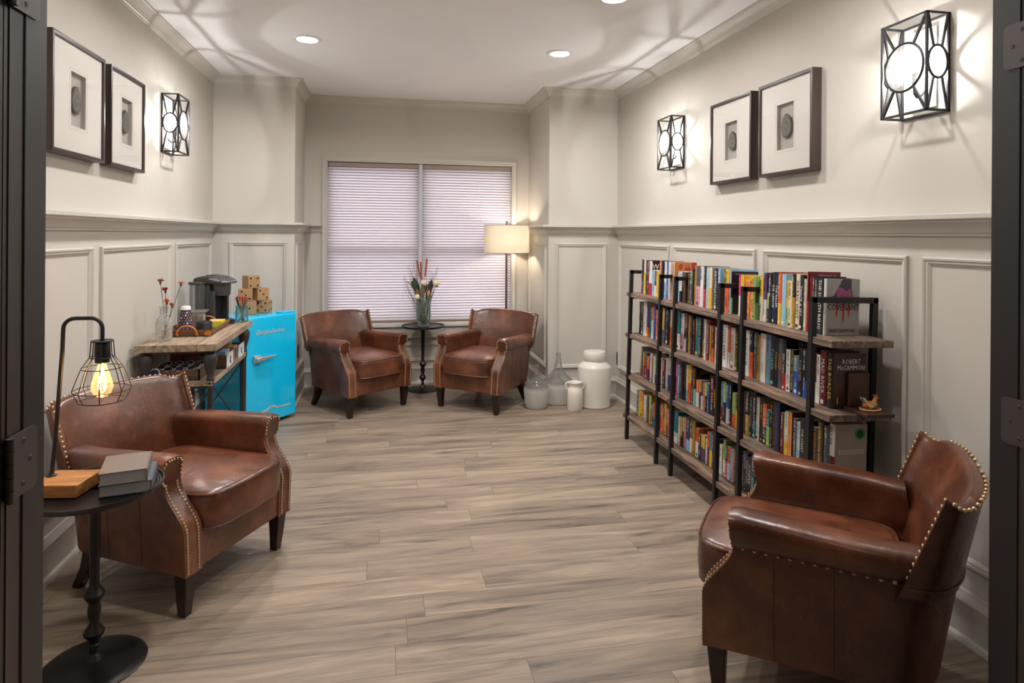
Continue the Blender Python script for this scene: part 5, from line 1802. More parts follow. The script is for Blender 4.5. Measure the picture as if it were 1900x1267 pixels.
BOOKS = """
0|4.274|4.235|0.24|K,P|w||
0|4.235|4.206|0.241|C,Y|k||
0|4.206|4.18|0.238|N|w||
0|4.18|4.148|0.235|R|w||
0|4.148|4.1|0.235|W,r|k||k:W
0|4.099|4.051|0.176|L|b||
0|4.051|4.021|0.172|K,C|c||
0|4.019|3.983|0.177|Y|k||
0|3.978|3.949|0.242|O|w||
0|3.945|3.921|0.243|K|t||
0|3.912|3.88|0.241|W,L|b||
0|3.88|3.84|0.242|B|w||
0|3.84|3.811|0.242|W|p||
0|3.81|3.758|0.243|E|k||e:portrait
0|3.7|3.678|0.188|L|y||
0|3.678|3.653|0.188|W,k|k||
0|3.653|3.628|0.188|K|r||
0|3.628|3.6|0.189|n|k||
0|3.6|3.576|0.191|M|k||
0|3.576|3.549|0.193|K|y||
0|3.549|3.521|0.191|G|w||
0|3.521|3.496|0.215|K|y||
0|3.495|3.468|0.234|M|k||
0|3.467|3.42|0.232|G,p|b||
0|3.42|3.383|0.233|W|k||
0|3.381|3.356|0.236|K,r|w||
0|3.355|3.324|0.233|L|w||
0|3.324|3.288|0.233|C,Y|y||
0|3.288|3.263|0.231|G|o||
0|3.262|3.225|0.229|K|w|ABOMINATION|
0|3.225|3.202|0.232|L|w||
0|3.162|3.139|0.229|K|y||
0|3.139|3.102|0.232|Y,O|k||
0|3.101|3.084|0.233|L|k||
0|3.083|3.057|0.224|K,V|w||k:THRILLING MYSTERIES SPINE CHILLING MYSTERIES
0|3.011|2.989|0.209|F,w|y||
0|2.988|2.961|0.211|Y|y||
0|2.939|2.908|0.188|A|r||
0|2.901|2.878|0.205|A|k||
0|2.878|2.852|0.212|V|k||
0|2.851|2.815|0.194|K|w|TURNMAN|
0|2.814|2.79|0.211|Y,C|k||
0|2.789|2.765|0.235|P,W|k||
0|2.764|2.75|0.14|V,k|w||
0|2.749|2.724|0.238|K|w||
0|2.724|2.698|0.242|K,N|w|DIE SANCE|
0|2.698|2.674|0.244|K|w|THE KILLER|
0|2.673|2.648|0.242|O,Y|w||
0|2.647|2.614|0.237|L|w||
0|2.613|2.597|0.21|Y,V|k||
0|2.596|2.569|0.211|C|k||
0|2.568|2.546|0.242|K,M|y||
0|2.545|2.514|0.244|C|k|MORRIS WEST|
0|2.514|2.487|0.241|K|w|TWICE A SPY|
0|2.485|2.468|0.225|C|b||
0|2.467|2.455|0.259|R,r|w||r:THE BOOK OF
0|2.449|2.433|0.239|R|r||
0|2.432|2.415|0.241|K|w||
0|2.414|2.395|0.237|N|y||
0|2.393|2.362|0.237|K|w|THE DEATH RELIC|
0|2.36|2.333|0.236|W|k|COVENANT|g:covenant
1|4.305|4.269|0.229|K|w||
1|4.267|4.224|0.23|K|w||
1|4.223|4.163|0.234|W|p||
1|4.16|4.124|0.206|P,O|y||
1|4.121|4.094|0.217|T|k||
1|4.091|4.058|0.218|O,W|w||
1|4.055|4.023|0.224|B|w||
1|4.021|3.976|0.204|O|w||
1|3.916|3.881|0.23|Y,G|w||
1|3.88|3.854|0.23|N|w||
1|3.853|3.806|0.224|K|w||
1|3.804|3.759|0.23|C,O|o||
1|3.691|3.655|0.231|T,W|k||
1|3.652|3.608|0.227|W,p|k||
1|3.606|3.577|0.181|K,C|w||
1|3.574|3.547|0.234|R,N|w||
1|3.545|3.519|0.225|M|k||
1|3.518|3.485|0.226|K|t||
1|3.484|3.469|0.211|R|w||
1|3.465|3.422|0.226|T|y||
1|3.421|3.383|0.228|K|w|THE LAZY BULLETIN|
1|3.38|3.357|0.229|G,M|k||
1|3.355|3.33|0.227|W|r||
1|3.329|3.293|0.226|R|w|SCARLET JUMPER|r:
1|3.293|3.281|0.199|Y|k||
1|3.28|3.264|0.201|B|y||
1|3.264|3.243|0.198|R,O|y||
1|3.241|3.212|0.198|W|r||
1|3.156|3.099|0.227|W|k|STEVE BERRY|
1|3.098|3.077|0.223|O,W|w||
1|3.076|3.035|0.221|W|r|WARRIORS|
1|3.034|2.997|0.221|K|y|ONE ROUGH|
1|2.941|2.893|0.229|W|k|PHANTOM|
1|2.892|2.861|0.234|K,O|w||
1|2.859|2.831|0.231|G|w||
1|2.829|2.799|0.222|M|k||
1|2.798|2.754|0.232|W|p||
1|2.753|2.719|0.233|S|k||
1|2.718|2.683|0.234|K|t|TOWER|
1|2.68|2.66|0.23|K|y|POISONED|
1|2.659|2.626|0.231|G|o|COLD|
1|2.625|2.601|0.23|K,r|w|ERIC VAN|k:ERIC V
1|2.601|2.571|0.189|W|k||
1|2.57|2.549|0.194|K|y|WORLD OF TROUBLE|
1|2.548|2.512|0.171|S,B|w||
1|2.51|2.481|0.213|K|c|FORCED|
1|2.48|2.455|0.217|K,B|w||
1|2.454|2.439|0.21|K|w||
1|2.402|2.391|0.211|R,W|w||
1|2.39|2.368|0.205|W|k||
1|2.367|2.327|0.229|R|w|MAD RIVER|
1|2.325|2.287|0.226|K|y|THE BORDER|n:ROBERT McCAMMON
2|4.201|4.18|0.178|Y,O|k||
2|4.177|4.139|0.18|P,B|w||
2|4.135|4.092|0.158|O,R|w||
2|4.089|4.058|0.188|W|k||
2|4.057|4.037|0.162|K|o||
2|4.035|4.003|0.176|W|k||
2|4.001|3.976|0.172|V,n|k||
2|3.921|3.891|0.189|W|k||
2|3.889|3.845|0.189|R,K|w||
2|3.842|3.815|0.203|W|k||
2|3.811|3.756|0.214|W,B|k||
2|3.695|3.679|0.197|F|w||
2|3.676|3.647|0.193|L|k||
2|3.644|3.59|0.216|K|w|neal stephenson|
2|3.589|3.561|0.22|n,K|k||
2|3.559|3.535|0.217|W,t|k||
2|3.532|3.496|0.224|Y,O|r||
2|3.493|3.47|0.219|R,G|w||
2|3.464|3.437|0.219|K,t|y||k:John
2|3.435|3.396|0.154|O,W|w||
2|3.394|3.376|0.16|Y,P|b||
2|3.374|3.356|0.163|P,W|w||
2|3.355|3.325|0.157|A|k||
2|3.323|3.301|0.162|V,k|w||
2|3.299|3.275|0.16|B|y||
2|3.273|3.259|0.22|K|r|TAKEN|
2|3.257|3.226|0.217|R,K|w|BRAD TAYLOR|
2|3.224|3.21|0.146|Y,R|r||
2|3.16|3.135|0.211|S,R|w||
2|3.134|3.106|0.214|V,k|w||
2|3.104|3.073|0.211|B,W|w||
2|3.072|3.048|0.216|K|w||
2|3.046|3.013|0.174|V,O|y||
2|3.011|2.994|0.175|K,Y|y||
2|2.94|2.919|0.213|n|w||
2|2.917|2.883|0.217|K,M|w|TUNNEL VISION|
2|2.881|2.853|0.223|K|c|UNDAUNTED|
2|2.852|2.823|0.228|K,T|w|ANGELOPOLIS|
2|2.821|2.794|0.209|W|k||g:
2|2.791|2.768|0.19|K|y||
2|2.767|2.736|0.188|O,K|w|ON TARGET|
2|2.734|2.709|0.169|T,V|y||
2|2.708|2.689|0.207|K|w||
2|2.688|2.666|0.22|n|k||
2|2.664|2.634|0.226|N|b|DAN BROWN|N:
2|2.632|2.609|0.185|R|w||
2|2.608|2.595|0.19|V,M|y||
2|2.594|2.572|0.202|W,Y|k||
2|2.571|2.545|0.205|A|r||n:
2|2.543|2.513|0.184|K|w|ANDY McDERMOTT|
2|2.512|2.5|0.177|L|k||
2|2.499|2.486|0.18|W,L|k||
2|2.484|2.461|0.195|K|w|THE STREET|
2|2.46|2.439|0.197|K,R|w||
2|2.41|2.373|0.185|K|o|A GENTLEMAN IN MOSCOW|
2|2.372|2.339|0.22|n|y|IN PERSON CHILD|
2|2.337|2.3|0.214|G|w||
2|2.299|2.27|0.231|W,R|k||c:sticker
3|4.304|4.269|0.173|T|w||
3|4.268|4.242|0.174|Y|k||
3|4.24|4.187|0.185|A,Y|n||
3|4.18|4.156|0.169|W,p|p||
3|4.155|4.122|0.173|W|k||
3|4.119|4.088|0.177|K,n|c||
3|4.085|4.048|0.193|V,M|y||M:
3|4.045|4.013|0.137|T,K|w||
3|4.011|3.983|0.157|O,T|k||
3|3.915|3.9|0.169|K,R|w||
3|3.898|3.871|0.178|O|w||
3|3.868|3.848|0.168|P,O|w||
3|3.845|3.813|0.195|Y|k||
3|3.81|3.792|0.172|W,P|k||
3|3.79|3.763|0.175|F|w||
3|3.761|3.742|0.167|P,W|k||
3|3.695|3.644|0.191|T,W|k|OUTLAND|
3|3.638|3.614|0.172|W|r||
3|3.612|3.594|0.169|Y,R|k||
3|3.591|3.564|0.177|C,K|k||
3|3.561|3.539|0.189|E,p|k||
3|3.537|3.498|0.192|N,L|w||
3|3.496|3.466|0.191|G,W|w||
3|3.463|3.428|0.194|M|n||n:
3|3.426|3.391|0.164|O,W|k||
3|3.389|3.358|0.138|K|w||
3|3.353|3.31|0.146|Y,P|k||P:
3|3.305|3.284|0.141|W|k||
3|3.283|3.259|0.187|O,n|k||
3|3.257|3.228|0.191|S,Y|k||
3|3.227|3.211|0.194|K|w||
3|3.169|3.152|0.182|K,P|w||
3|3.15|3.12|0.159|W|k||
3|3.119|3.095|0.192|V,W|k||
3|3.094|3.073|0.166|K,F|w||
3|3.072|3.049|0.169|O,W|k||
3|3.047|3.022|0.168|L|k||
3|3.021|3.004|0.17|O|w||
3|3.002|2.989|0.185|K|w||
3|2.944|2.916|0.19|K|c|ALL NOTHING|
3|2.915|2.901|0.197|P,K|w||
3|2.9|2.882|0.196|K|w|THE WOLF COVE|
3|2.88|2.85|0.182|K|w|SUNFAIL|
3|2.848|2.818|0.203|K,T|w||
3|2.814|2.766|0.201|K,O|w|ARCAS|
"""

# ================================================================== FLOWER VASE ON THE WINDOW TABLE
VX, VY, VZ = 0.376, 5.985, TZ + 0.0015
r = empty('glass_vase', (VX, VY, VZ), label='tall aqua glass vase on the round table under the window', cat='vase')
b = MB(); b.lathe([(0, 0.012), (0.030, 0.002), (0.051, 0.0), (0.053, 0.006), (0.040, 0.014), (0.046, 0.024), (0.062, 0.050), (0.068, 0.085), (0.067, 0.15), (0.068, 0.21), (0.074, 0.255), (0.083, 0.282), (0.080, 0.283), (0.071, 0.258), (0.064, 0.21), (0.063, 0.15), (0.064, 0.085), (0.058, 0.052), (0.03, 0.028), (0, 0.024)], 44)
b.build('vase_body', M['greenglass'], r)
rd = random.Random(21)


def W2(dx, dz, dy=0.0):
    return Vector((VX + dx, VY + dy, VZ + dz))


def stem_obj(nm, tip, label, cat, group, m, rad=0.0018, base=None, bend=0.0, head=None):
    bx = base or (rd.uniform(-0.03, 0.03), rd.uniform(-0.03, 0.03))
    p0 = Vector((VX + bx[0], VY + bx[1], VZ + 0.035))
    r_ = empty(nm, p0, label=label, cat=cat, group=group)
    p1 = tip - p0
    # keep the stem inside the vase mouth
    mid = Vector((p1.x * 0.35 + bend, p1.y * 0.35, p1.z * 0.5))
    pts = [Vector((0, 0, 0)), Vector((0, 0, 0)).lerp(mid, 0.5), mid, mid.lerp(p1, 0.5) + Vector((bend * 0.3, 0, 0)), p1]
    b = MB(); b.tube(pts, [rad, rad, rad * 0.95, rad * 0.8, rad * 0.6], 6); b.build('stem', m, r_)
    if head:
        head(r_, p1, (pts[-1] - pts[-2]).normalized())
    return r_


def pom(size):
    def f(r_, p, d):
        b = MB(); b.sphere(p, size, 20, 14, jit=0.10, rnd=rd)
        for k in range(70):
            v = Vector((rd.gauss(0, 1), rd.gauss(0, 1), rd.gauss(0, 1))).normalized()
            b.sphere(p + v * size * 0.97, size * 0.13, 5, 4)
        b.build('flower_head', M['pom'], r_)
    return f


def podh(r_, p, d):
    b = MB()
    ax = d
    b.cyl(p - ax * 0.075, p - ax * 0.03, 0.004, 0.013, n=12); b.cyl(p - ax * 0.03, p, 0.013, 0.003, n=12)
    b.build('seed_pod', M['pod'], r_)


def spike(r_, p, d):
    b = MB(); n = 16
    for k in range(n):
        q = p - d * (0.16 * k / n)
        for s in (-1, 1):
            b.sphere(q + Vector((s * 0.004, 0, 0)), 0.0045, 6, 4, sc=(1, 1, 1.6))
    b.build('seed_spike', M['redwheat'], r_)


stem_obj('dried_scabiosa', W2(-0.004, 0.400, -0.03), 'round cream dried bloom in the centre of the window vase', 'dried flower', 'cream dried blooms', M['pod'], 0.0022, (0.005, 0), head=pom(0.029))
stem_obj('dried_scabiosa', W2(0.115, 0.395, -0.02), 'round cream dried bloom farthest toward the floor lamp in the window vase', 'dried flower', 'cream dried blooms', M['stem'], 0.0022, (0.02, 0), head=pom(0.033))
stem_obj('dried_scabiosa', W2(-0.064, 0.272, -0.06), 'low cream dried bloom hanging at the vase rim', 'dried flower', 'cream dried blooms', M['pod'], 0.0022, (-0.03, 0), head=pom(0.025))
stem_obj('seed_pod_stem', W2(-0.125, 0.42, -0.02), 'tan cone shaped seed pod leaning over the vase rim', 'dried flower', 'tan seed pods', M['pod'], 0.0025, (0.0, 0.01), head=podh)
stem_obj('seed_pod_stem', W2(0.048, 0.335, -0.04), 'tan seed pod between the two upper cream blooms', 'dried flower', 'tan seed pods', M['pod'], 0.0025, (0.01, -0.01), head=podh)
for dx, dz in ((-0.062, 0.600), (-0.028, 0.585), (0.028, 0.615)):
    stem_obj('dried_spike', W2(dx, dz, 0.03), 'russet dried seed spike standing tall in the window vase', 'dried grass', 'russet spikes in the window vase', M['redwheat'], 0.0022, head=spike)
for k in range(34):
    dx = rd.uniform(-0.20, 0.14); dz = rd.uniform(0.46, 0.64) - abs(dx) * 0.5
    stem_obj('dry_twig', W2(dx, dz, rd.uniform(-0.05, 0.06)), 'thin dark dried twig fanning out of the window vase', 'twig', 'dark twigs in the window vase', M['twig'], 0.0016, bend=-0.02 if dx < 0 else 0.01)


def leaf(dx, dz, dy, L_, Wd, m, lab, tilt):
    def f(r_, p, d):
        b = MB()
        side = Vector((0.15, -1, 0.1)).cross(d).normalized()
        vs = []
        N = 8
        for i in range(N + 1):
            t = i / N
            c = p + d * (L_ * t) + Vector((0, 0, tilt * t * t))
            w_ = Wd * math.sin(math.pi * (0.08 + 0.92 * t)) ** 0.8
            vs += [c - side * w_, c + Vector((0, 0.004, 0)), c + side * w_]
        fs = []
        for i in range(N):
            for q in range(2):
                fs.append((i * 3 + q, i * 3 + q + 1, i * 3 + 4 + q, i * 3 + 3 + q))
        b.add(vs, fs)
        o = b.build('leaf_blade', m, r_)
        s_ = o.modifiers.new('thickness', 'SOLIDIFY'); s_.thickness = 0.001
    stem_obj('leaf_stem', W2(dx, dz, dy), lab, 'leaf', 'leaves in the window vase', M['leaf'], 0.002, head=f)


leaf(-0.070, 0.325, -0.03, 0.13, 0.024, M['leaf'], 'dark green leaf bending out toward the fridge side of the vase', -0.02)
leaf(-0.045, 0.300, 0.02, 0.16, 0.028, M['leaf'], 'dark green leaf standing behind the tan seed pods', 0.0)
leaf(0.050, 0.320, 0.0, 0.11, 0.026, M['leaf'], 'dark green leaf beside the farthest cream bloom', 0.0)
leaf(-0.010, 0.260, -0.03, 0.14, 0.024, M['leafdry'], 'curled brown dried leaf in the middle of the bunch', 0.0)
leaf(0.030, 0.240, 0.02, 0.14, 0.026, M['leafdry'], 'upright brown dried leaf near the vase rim', 0.0)
leaf(0.000, 0.300, 0.03, 0.12, 0.030, M['leafdry'], 'broad brown dried leaf at the back of the bunch', 0.0)
leaf(-0.040, 0.235, -0.02, 0.13, 0.024, M['leafdry'], 'brown dried leaf behind the low cream bloom', 0.0)
leaf(-0.130, 0.385, -0.02, 0.10, 0.005, M['twig'], 'slim dark leaf tip drooping beyond the vase', -0.07)

# ================================================================== BOOKCASES
AL = 0.025
BX = 1.70
ca, sa = math.cos(AL), math.sin(AL)


def SW(xp, y, zp):
    """bookcase frame (xp from the front posts, zp up) to the room; the cases lean slightly onto the wall"""
    return Vector((BX + xp * ca + zp * sa, y, zp * ca - xp * sa))


SHELF = [1.038, 0.747, 0.457, 0.170]
CASES = [('far', 3.644, 4.357, (4.288, 3.792), 'reclaimed wood and black steel bookcase, farthest of the three from the doorway'),
         ('middle', 2.927, 3.644, (3.585, 3.058), 'reclaimed wood and black steel bookcase between the other two'),
         ('near', 2.204, 2.927, (2.843, 2.330), 'reclaimed wood and black steel bookcase ending behind the front armchair')]
DEPTH = 0.285
for nm, y0, y1, posts, lb in CASES:
    r = empty('bookcase', (BX, (y0 + y1) / 2, 0), label=lb, cat='bookcase', group='bookcases along the wall')
    r.rotation_euler = (0, AL, 0)
    yc = (y0 + y1) / 2
    for k, z in enumerate(SHELF):
        b = MB(); b.box(0.002, DEPTH, y0 - yc + 0.001, y1 - yc - 0.001, z - 0.028, z)
        b.build('shelf', M['shelfwood'], r, bevel=0.002)
    for yy in posts:
        b = MB(); t = 0.024
        b.box(-0.004, t - 0.004, yy - yc - t / 2, yy - yc + t / 2, 0.008, 1.200)
        b.box(DEPTH + 0.0, DEPTH + t, yy - yc - t / 2, yy - yc + t / 2, 0.014, 1.200)
        b.box(-0.004, DEPTH + t, yy - yc - t / 2, yy - yc + t / 2, 1.176, 1.200)
        for z in SHELF:
            b.box(t - 0.004, DEPTH, yy - yc - t / 2, yy - yc + t / 2, z - 0.040, z - 0.0285)
        p = b.build('ladder_frame', M['iron'], r, bevel=0.0015)
        for xx, zz in ((0.008, 0.0), (DEPTH + 0.012, 0.008)):
            b = MB(); b.lathe([(0, zz), (0.014, zz), (0.015, zz + 0.003), (0.012, zz + 0.008), (0.006, zz + 0.009), (0.006, zz + 0.012)], 14, c=(xx, yy - yc, 0)); b.build('levelling_foot', M['rubber'], r)

# ------------------------------------------------------------------ books
BC = {'K': ((30, 28, 30), 'black'), 'W': ((222, 218, 212), 'white'), 'N': ((36, 44, 80), 'navy'), 'B': ((44, 84, 160), 'blue'), 'L': ((146, 190, 218), 'light blue'), 'T': ((34, 120, 132), 'teal'),
      'R': ((112, 24, 30), 'dark red'), 'r': ((188, 32, 34), 'red'), 'O': ((224, 92, 34), 'orange'), 'Y': ((232, 184, 40), 'yellow'), 'M': ((176, 134, 50), 'mustard'), 'C': ((224, 212, 184), 'cream'),
      'P': ((86, 58, 108), 'purple'), 'p': ((214, 150, 166), 'pink'), 'F': ((214, 50, 130), 'magenta'), 'V': ((150, 190, 112), 'green'), 'G': ((84, 84, 90), 'dark grey'), 'g': ((158, 154, 150), 'light grey'),
      'S': ((104, 130, 150), 'slate blue'), 'E': ((222, 168, 130), 'peach'), 'A': ((226, 148, 78), 'apricot'), 'e': ((196, 122, 66), 'tan'), 'c': ((176, 162, 148), 'beige'), 'n': ((92, 66, 50), 'brown'),
      't': ((120, 190, 190), 'teal'), 'o': ((230, 140, 40), 'orange'), 'b': ((60, 80, 150), 'blue'), 'k': ((24, 24, 26), 'black'), 'w': ((228, 226, 222), 'white'), 'y': ((228, 200, 60), 'yellow')}
BM = {}


def bmat(c):
    if c not in BM:
        rgb, nme = BC[c]
        BM[c] = mat('book_%s_%s' % (nme.replace(' ', '_'), 'ink' if c in 'wkytob' else 'cover'), rgb, 0.34, coat=0.15, noise=0.10, nscale=30)
    return BM[c]


ROWN = ['top', 'second', 'third', 'bottom']
CASEN = lambda y: 'far' if y > 3.644 else ('middle' if y > 2.927 else 'near')
parsed = []
for ln in BOOKS.strip().split('\n'):
    q = ln.split('|')
    parsed.append([int(q[0]), float(q[1]), float(q[2]), float(q[3]), q[4].split(','), q[5], q[6], q[7]])
# keep neighbours apart and out of the frame bars
for a, c in zip(parsed, parsed[1:]):
    if a[0] == c[0] and a[2] < c[1]:
        mid_ = (a[2] + c[1]) / 2
        a[2] = mid_; c[1] = mid_
for p in parsed:
    if p[0] == 0:
        for nm_, a_, b_, posts_, lb_ in CASES:
            for q in posts_:
                lo, hi = q - 0.0135, q + 0.0135
                if p[2] < hi and p[1] > lo:
                    if p[1] - hi > lo - p[2]: p[2] = max(p[2], hi)
                    else: p[1] = min(p[1], lo)
parsed = [p for p in parsed if p[1] - p[2] > 0.011]
used = set()


def describe(i):
    row, ya, yb, h, cols, tc, title, cov = parsed[i]
    A = BC[cols[0]][1]
    name = A if len(cols) == 1 or BC[cols[1]][1] == A else '%s and %s' % (A, BC[cols[1]][1])
    return name


def blabel(i):
    row, ya, yb, h, cols, tc, title, cov = parsed[i]
    me_ = describe(i)
    ink = BC[tc][1]
    where = '%s shelf, %s bookcase' % (ROWN[row], CASEN((ya + yb) / 2))
    nb = lambda k: BC[parsed[k][4][0]][1] if 0 <= k < len(parsed) and parsed[k][0] == row else None
    prv, nxt = nb(i - 1), nb(i + 1)
    cands = []
    if title and title not in ('STEVE BERRY', 'ERIC VAN', 'DAN BROWN', 'ANDY McDERMOTT', 'BRAD TAYLOR', 'neal stephenson', 'MORRIS WEST'):
        cands.append('%s book lettered %s, %s' % (me_, title.upper(), where))
    kind = 'paperback' if h < 0.205 else 'hardback'
    for sz in ('', 'thick ' if ya - yb > 0.036 else 'slim '):
        if prv and nxt:
            cands.append('%s%s %s between %s and %s books, %s' % (sz, me_, kind, prv, nxt, where))
        elif nxt:
            cands.append('%s%s %s, first before the %s book, %s' % (sz, me_, kind, nxt, where))
        else:
            cands.append('%s%s %s, last after the %s book, %s' % (sz, me_, kind, prv, where))
    if prv and nxt:
        cands.append('%s %s with %s ink between %s and %s, %s' % (me_, kind, ink, prv, nxt, where))
        p2, n2 = nb(i - 2), nb(i + 2)
        if p2: cands.append('%s book after %s then %s books, before %s, %s' % (me_, p2, prv, nxt, where))
        if n2: cands.append('%s book after %s, before %s then %s books, %s' % (me_, prv, nxt, n2, where))
    for c in cands:
        c = c.strip()
        if c not in used and len(c.split()) <= 16:
            used.add(c)
            return c
    c = cands[-1]; used.add(c)
    return c


rb_ = random.Random(42)
SPX = 0.080


def glyphs(mb, x, yc, zt, zb, wd, mi, rnd):
    """illegible small lettering: letter-sized marks running down the spine"""
    z = zt
    lh = max(0.003, min(wd * 0.42, 0.012))
    while z > zb + lh:
        wl = rnd.randint(3, 7)
        for k in range(wl):
            if z < zb + lh:
                break
            s_ = lh * 0.62
            t = lh * 0.20
            y0, y1 = yc - lh / 2, yc + lh / 2
            kind = rnd.randint(0, 4)
            if kind != 1: mb.add([(x, y0, z), (x, y1, z), (x, y1, z - t), (x, y0, z - t)], [(0, 1, 2, 3)], mi)
            if kind in (0, 1, 3): mb.add([(x, y0 + (lh * .4 if kind == 1 else 0), z), (x, y0 + t + (lh * .4 if kind == 1 else 0), z), (x, y0 + t + (lh * .4 if kind == 1 else 0), z - s_), (x, y0 + (lh * .4 if kind == 1 else 0), z - s_)], [(0, 1, 2, 3)], mi)
            if kind in (2, 3): mb.add([(x, y1 - t, z), (x, y1, z), (x, y1, z - s_), (x, y1 - t, z - s_)], [(0, 1, 2, 3)], mi)
            if kind in (0, 3, 4): mb.add([(x, y0, z - s_ + t), (x, y1, z - s_ + t), (x, y1, z - s_), (x, y0, z - s_)], [(0, 1, 2, 3)], mi)
            z -= lh * 0.85
        z -= lh * 0.7


for i, (row, ya, yb, h, cols, tc, title, cov) in enumerate(parsed):
    th = ya - yb - 0.0012
    y = (ya + yb) / 2
    hard = h > 0.205
    dp = (0.150 if hard else 0.105) + rb_.uniform(-0.004, 0.006)
    if title == 'COVENANT': dp = 0.158
    r = empty('book', SW(SPX + rb_.uniform(-0.003, 0.004) * (0 if cov else 1), y, SHELF[row] + 0.0006), label=blabel(i), cat='book', group='books on the %s shelf of the bookcases' % ROWN[row])
    r.rotation_euler = (0, AL, 0)
    mats = [bmat(cols[0])]
    c2 = cols[1] if len(cols) > 1 else None
    mats.append(bmat(c2 or cols[0]))
    mats.append(bmat(tc))
    covc, covt = (cov.split(':') + [''])[:2] if cov else (cols[0], '')
    mats.append(bmat(covc or cols[0]))
    b = MB()
    bt = 0.0025 if hard else 0.0008
    ov = 0.003 if hard else 0.0
    # spine (slightly rounded on hardbacks), split in two colours when the jacket is
    zs = h * rb_.uniform(0.30, 0.62) if c2 else 0
    def spine(z0, z1, mi):
        if z1 - z0 < 1e-4: return
        n = 6 if hard else 2
        ring = []
        for k in range(n + 1):
            t = -1 + 2 * k / n
            ring.append((-(0.004 if hard else 0.0) * (1 - t * t), t * th / 2))
        vs, fs = [], []
        for z in (z0, z1):
            vs += [(x_, y_, z) for x_, y_ in ring] + [(bt, th / 2, z), (bt, -th / 2, z)]
        m_ = n + 3
        fs = [(k, (k + 1) % m_, m_ + (k + 1) % m_, m_ + k) for k in range(m_)] + [tuple(range(m_))[::-1], tuple(range(m_, 2 * m_))]
        b.add(vs, fs, mi)
    spine(0, zs, 1); spine(zs, h, 0)
    if zs and not cov:
        for s in (-1, 1):
            b.box(bt, dp, s * th / 2, s * (th / 2 - bt), 0, zs, 1); b.box(bt, dp, s * th / 2, s * (th / 2 - bt), zs, h, 0)
    else:
        for s in (-1, 1):
            b.box(bt, dp, s * th / 2, s * (th / 2 - bt), 0, h, 3)
    sx_ = -0.0046 if hard else -0.0006
    if title:
        add_text(b, title, (sx_, 0, h * 0.53), (0, 0, -1), (0, -1, 0), width=h * (0.88 if len(title) > 6 else 0.6), height=min(th * 0.62, 0.020), mi=2)
    else:
        glyphs(b, sx_, th * 0.06, h * 0.95, h * rb_.uniform(0.48, 0.6), th * 0.95, 2, rb_)
        if rb_.random() < 0.75:
            glyphs(b, sx_, 0, h * rb_.uniform(0.36, 0.46), h * 0.13, th * 0.7, 2, rb_)
    if rb_.random() < 0.5:
        s_ = th * 0.22
        b.add([(sx_, -s_, 0.008), (sx_, s_, 0.008), (sx_, s_, 0.008 + 2 * s_), (sx_, -s_, 0.008 + 2 * s_)], [(0, 1, 2, 3)], 2)
    yn = -th / 2 - 0.0006
    ex = [M['carnred'], M['blackpip'], M['bonewhite']]
    base_i = 4
    mats += ex
    UX, UZ = (1, 0, 0), (0, 0, 1)
    if covt == 'portrait':
        P_ = lambda x_, z_, rx, rz_, mi: b.poly([(x_ + rx * math.cos(2 * math.pi * k / 24), yn, z_ + rz_ * math.sin(2 * math.pi * k / 24)) for k in range(24)], mi)
        P_(0.042, h - 0.028, 0.014, 0.017, 4)
        b.box(0.032, 0.052, yn - 0.0003, yn, h - 0.030, h - 0.026, 3)
        b.poly([(0.070, yn, h - 0.05), (0.110, yn, h - 0.05), (0.100, yn, h - 0.02), (0.090, yn, h - 0.008), (0.080, yn, h - 0.02)], 4)
        b.poly([(0.090 + 0.008 * math.cos(2 * math.pi * k / 20), yn - 0.0003, h - 0.024 + 0.012 * math.sin(2 * math.pi * k / 20)) for k in range(20)], 3)
        b.box(0.118, 0.150, yn, -th / 2, h - 0.035, h, 4)
    elif covt == 'W':
        add_text(b, 'W', (0.026, yn, h - 0.036), UX, UZ, height=0.034, mi=6)
    elif covt.startswith('THRILL'):
        add_text(b, covt, (0.078, yn, h - 0.014), UX, UZ, width=0.130, mi=6)
    elif covt == 'THE BOOK OF':
        mats[3] = bmat('R')
        add_text(b, covt, (0.088, yn, h - 0.018), UX, UZ, width=0.085, height=0.013, mi=2)
        mats.append(bmat('O')); b.box(0.004, 0.152, yn, -th / 2, h - 0.042, h - 0.030, 7)
    elif covt == 'covenant':
        D_ = 0.158
        mats += [mat('cover_dark_plum', (66, 54, 66), 0.4, noise=0.25, nscale=60), mat('cover_rose', (160, 74, 120), 0.4, noise=0.4, nscale=60)]
        b.poly([(0.076, yn, h), (0.118, yn, h), (0.118, yn, h - 0.040), (0.128, yn, h - 0.078), (0.030, yn, h - 0.078), (0.054, yn, h - 0.040)][::-1], 7)
        b.poly([(0.054, yn - 0.0003, h - 0.036), (0.112, yn - 0.0003, h - 0.040), (0.124, yn - 0.0003, h - 0.080), (0.046, yn - 0.0003, h - 0.080)], 8)
        b.poly([(0.066, yn - 0.0005, h - 0.010), (0.108, yn - 0.0005, h - 0.014), (0.100, yn - 0.0005, h - 0.052), (0.084, yn - 0.0005, h - 0.044)], 7)
        for (xa, za, zz) in ((0.050, h - 0.078, h - 0.165), (0.082, h - 0.085, h - 0.185), (0.108, h - 0.080, h - 0.165)):
            b.poly([(xa - 0.006, yn - 0.0004, za), (xa + 0.006, yn - 0.0004, za), (xa + 0.0035, yn - 0.0004, zz + 0.02), (xa, yn - 0.0004, zz), (xa - 0.0035, yn - 0.0004, zz + 0.02)], 4)
        for (xa, xb_) in ((0.030, 0.002), (0.126, 0.152)):
            b.poly([(xa, yn - 0.0002, h - 0.070), (xa + 0.004, yn - 0.0002, h - 0.082), (xb_, yn - 0.0002, h - 0.130 if xb_ > 0.1 else h - 0.100), (xb_ - 0.002, yn - 0.0002, h - 0.120 if xb_ > 0.1 else h - 0.096)], 7)
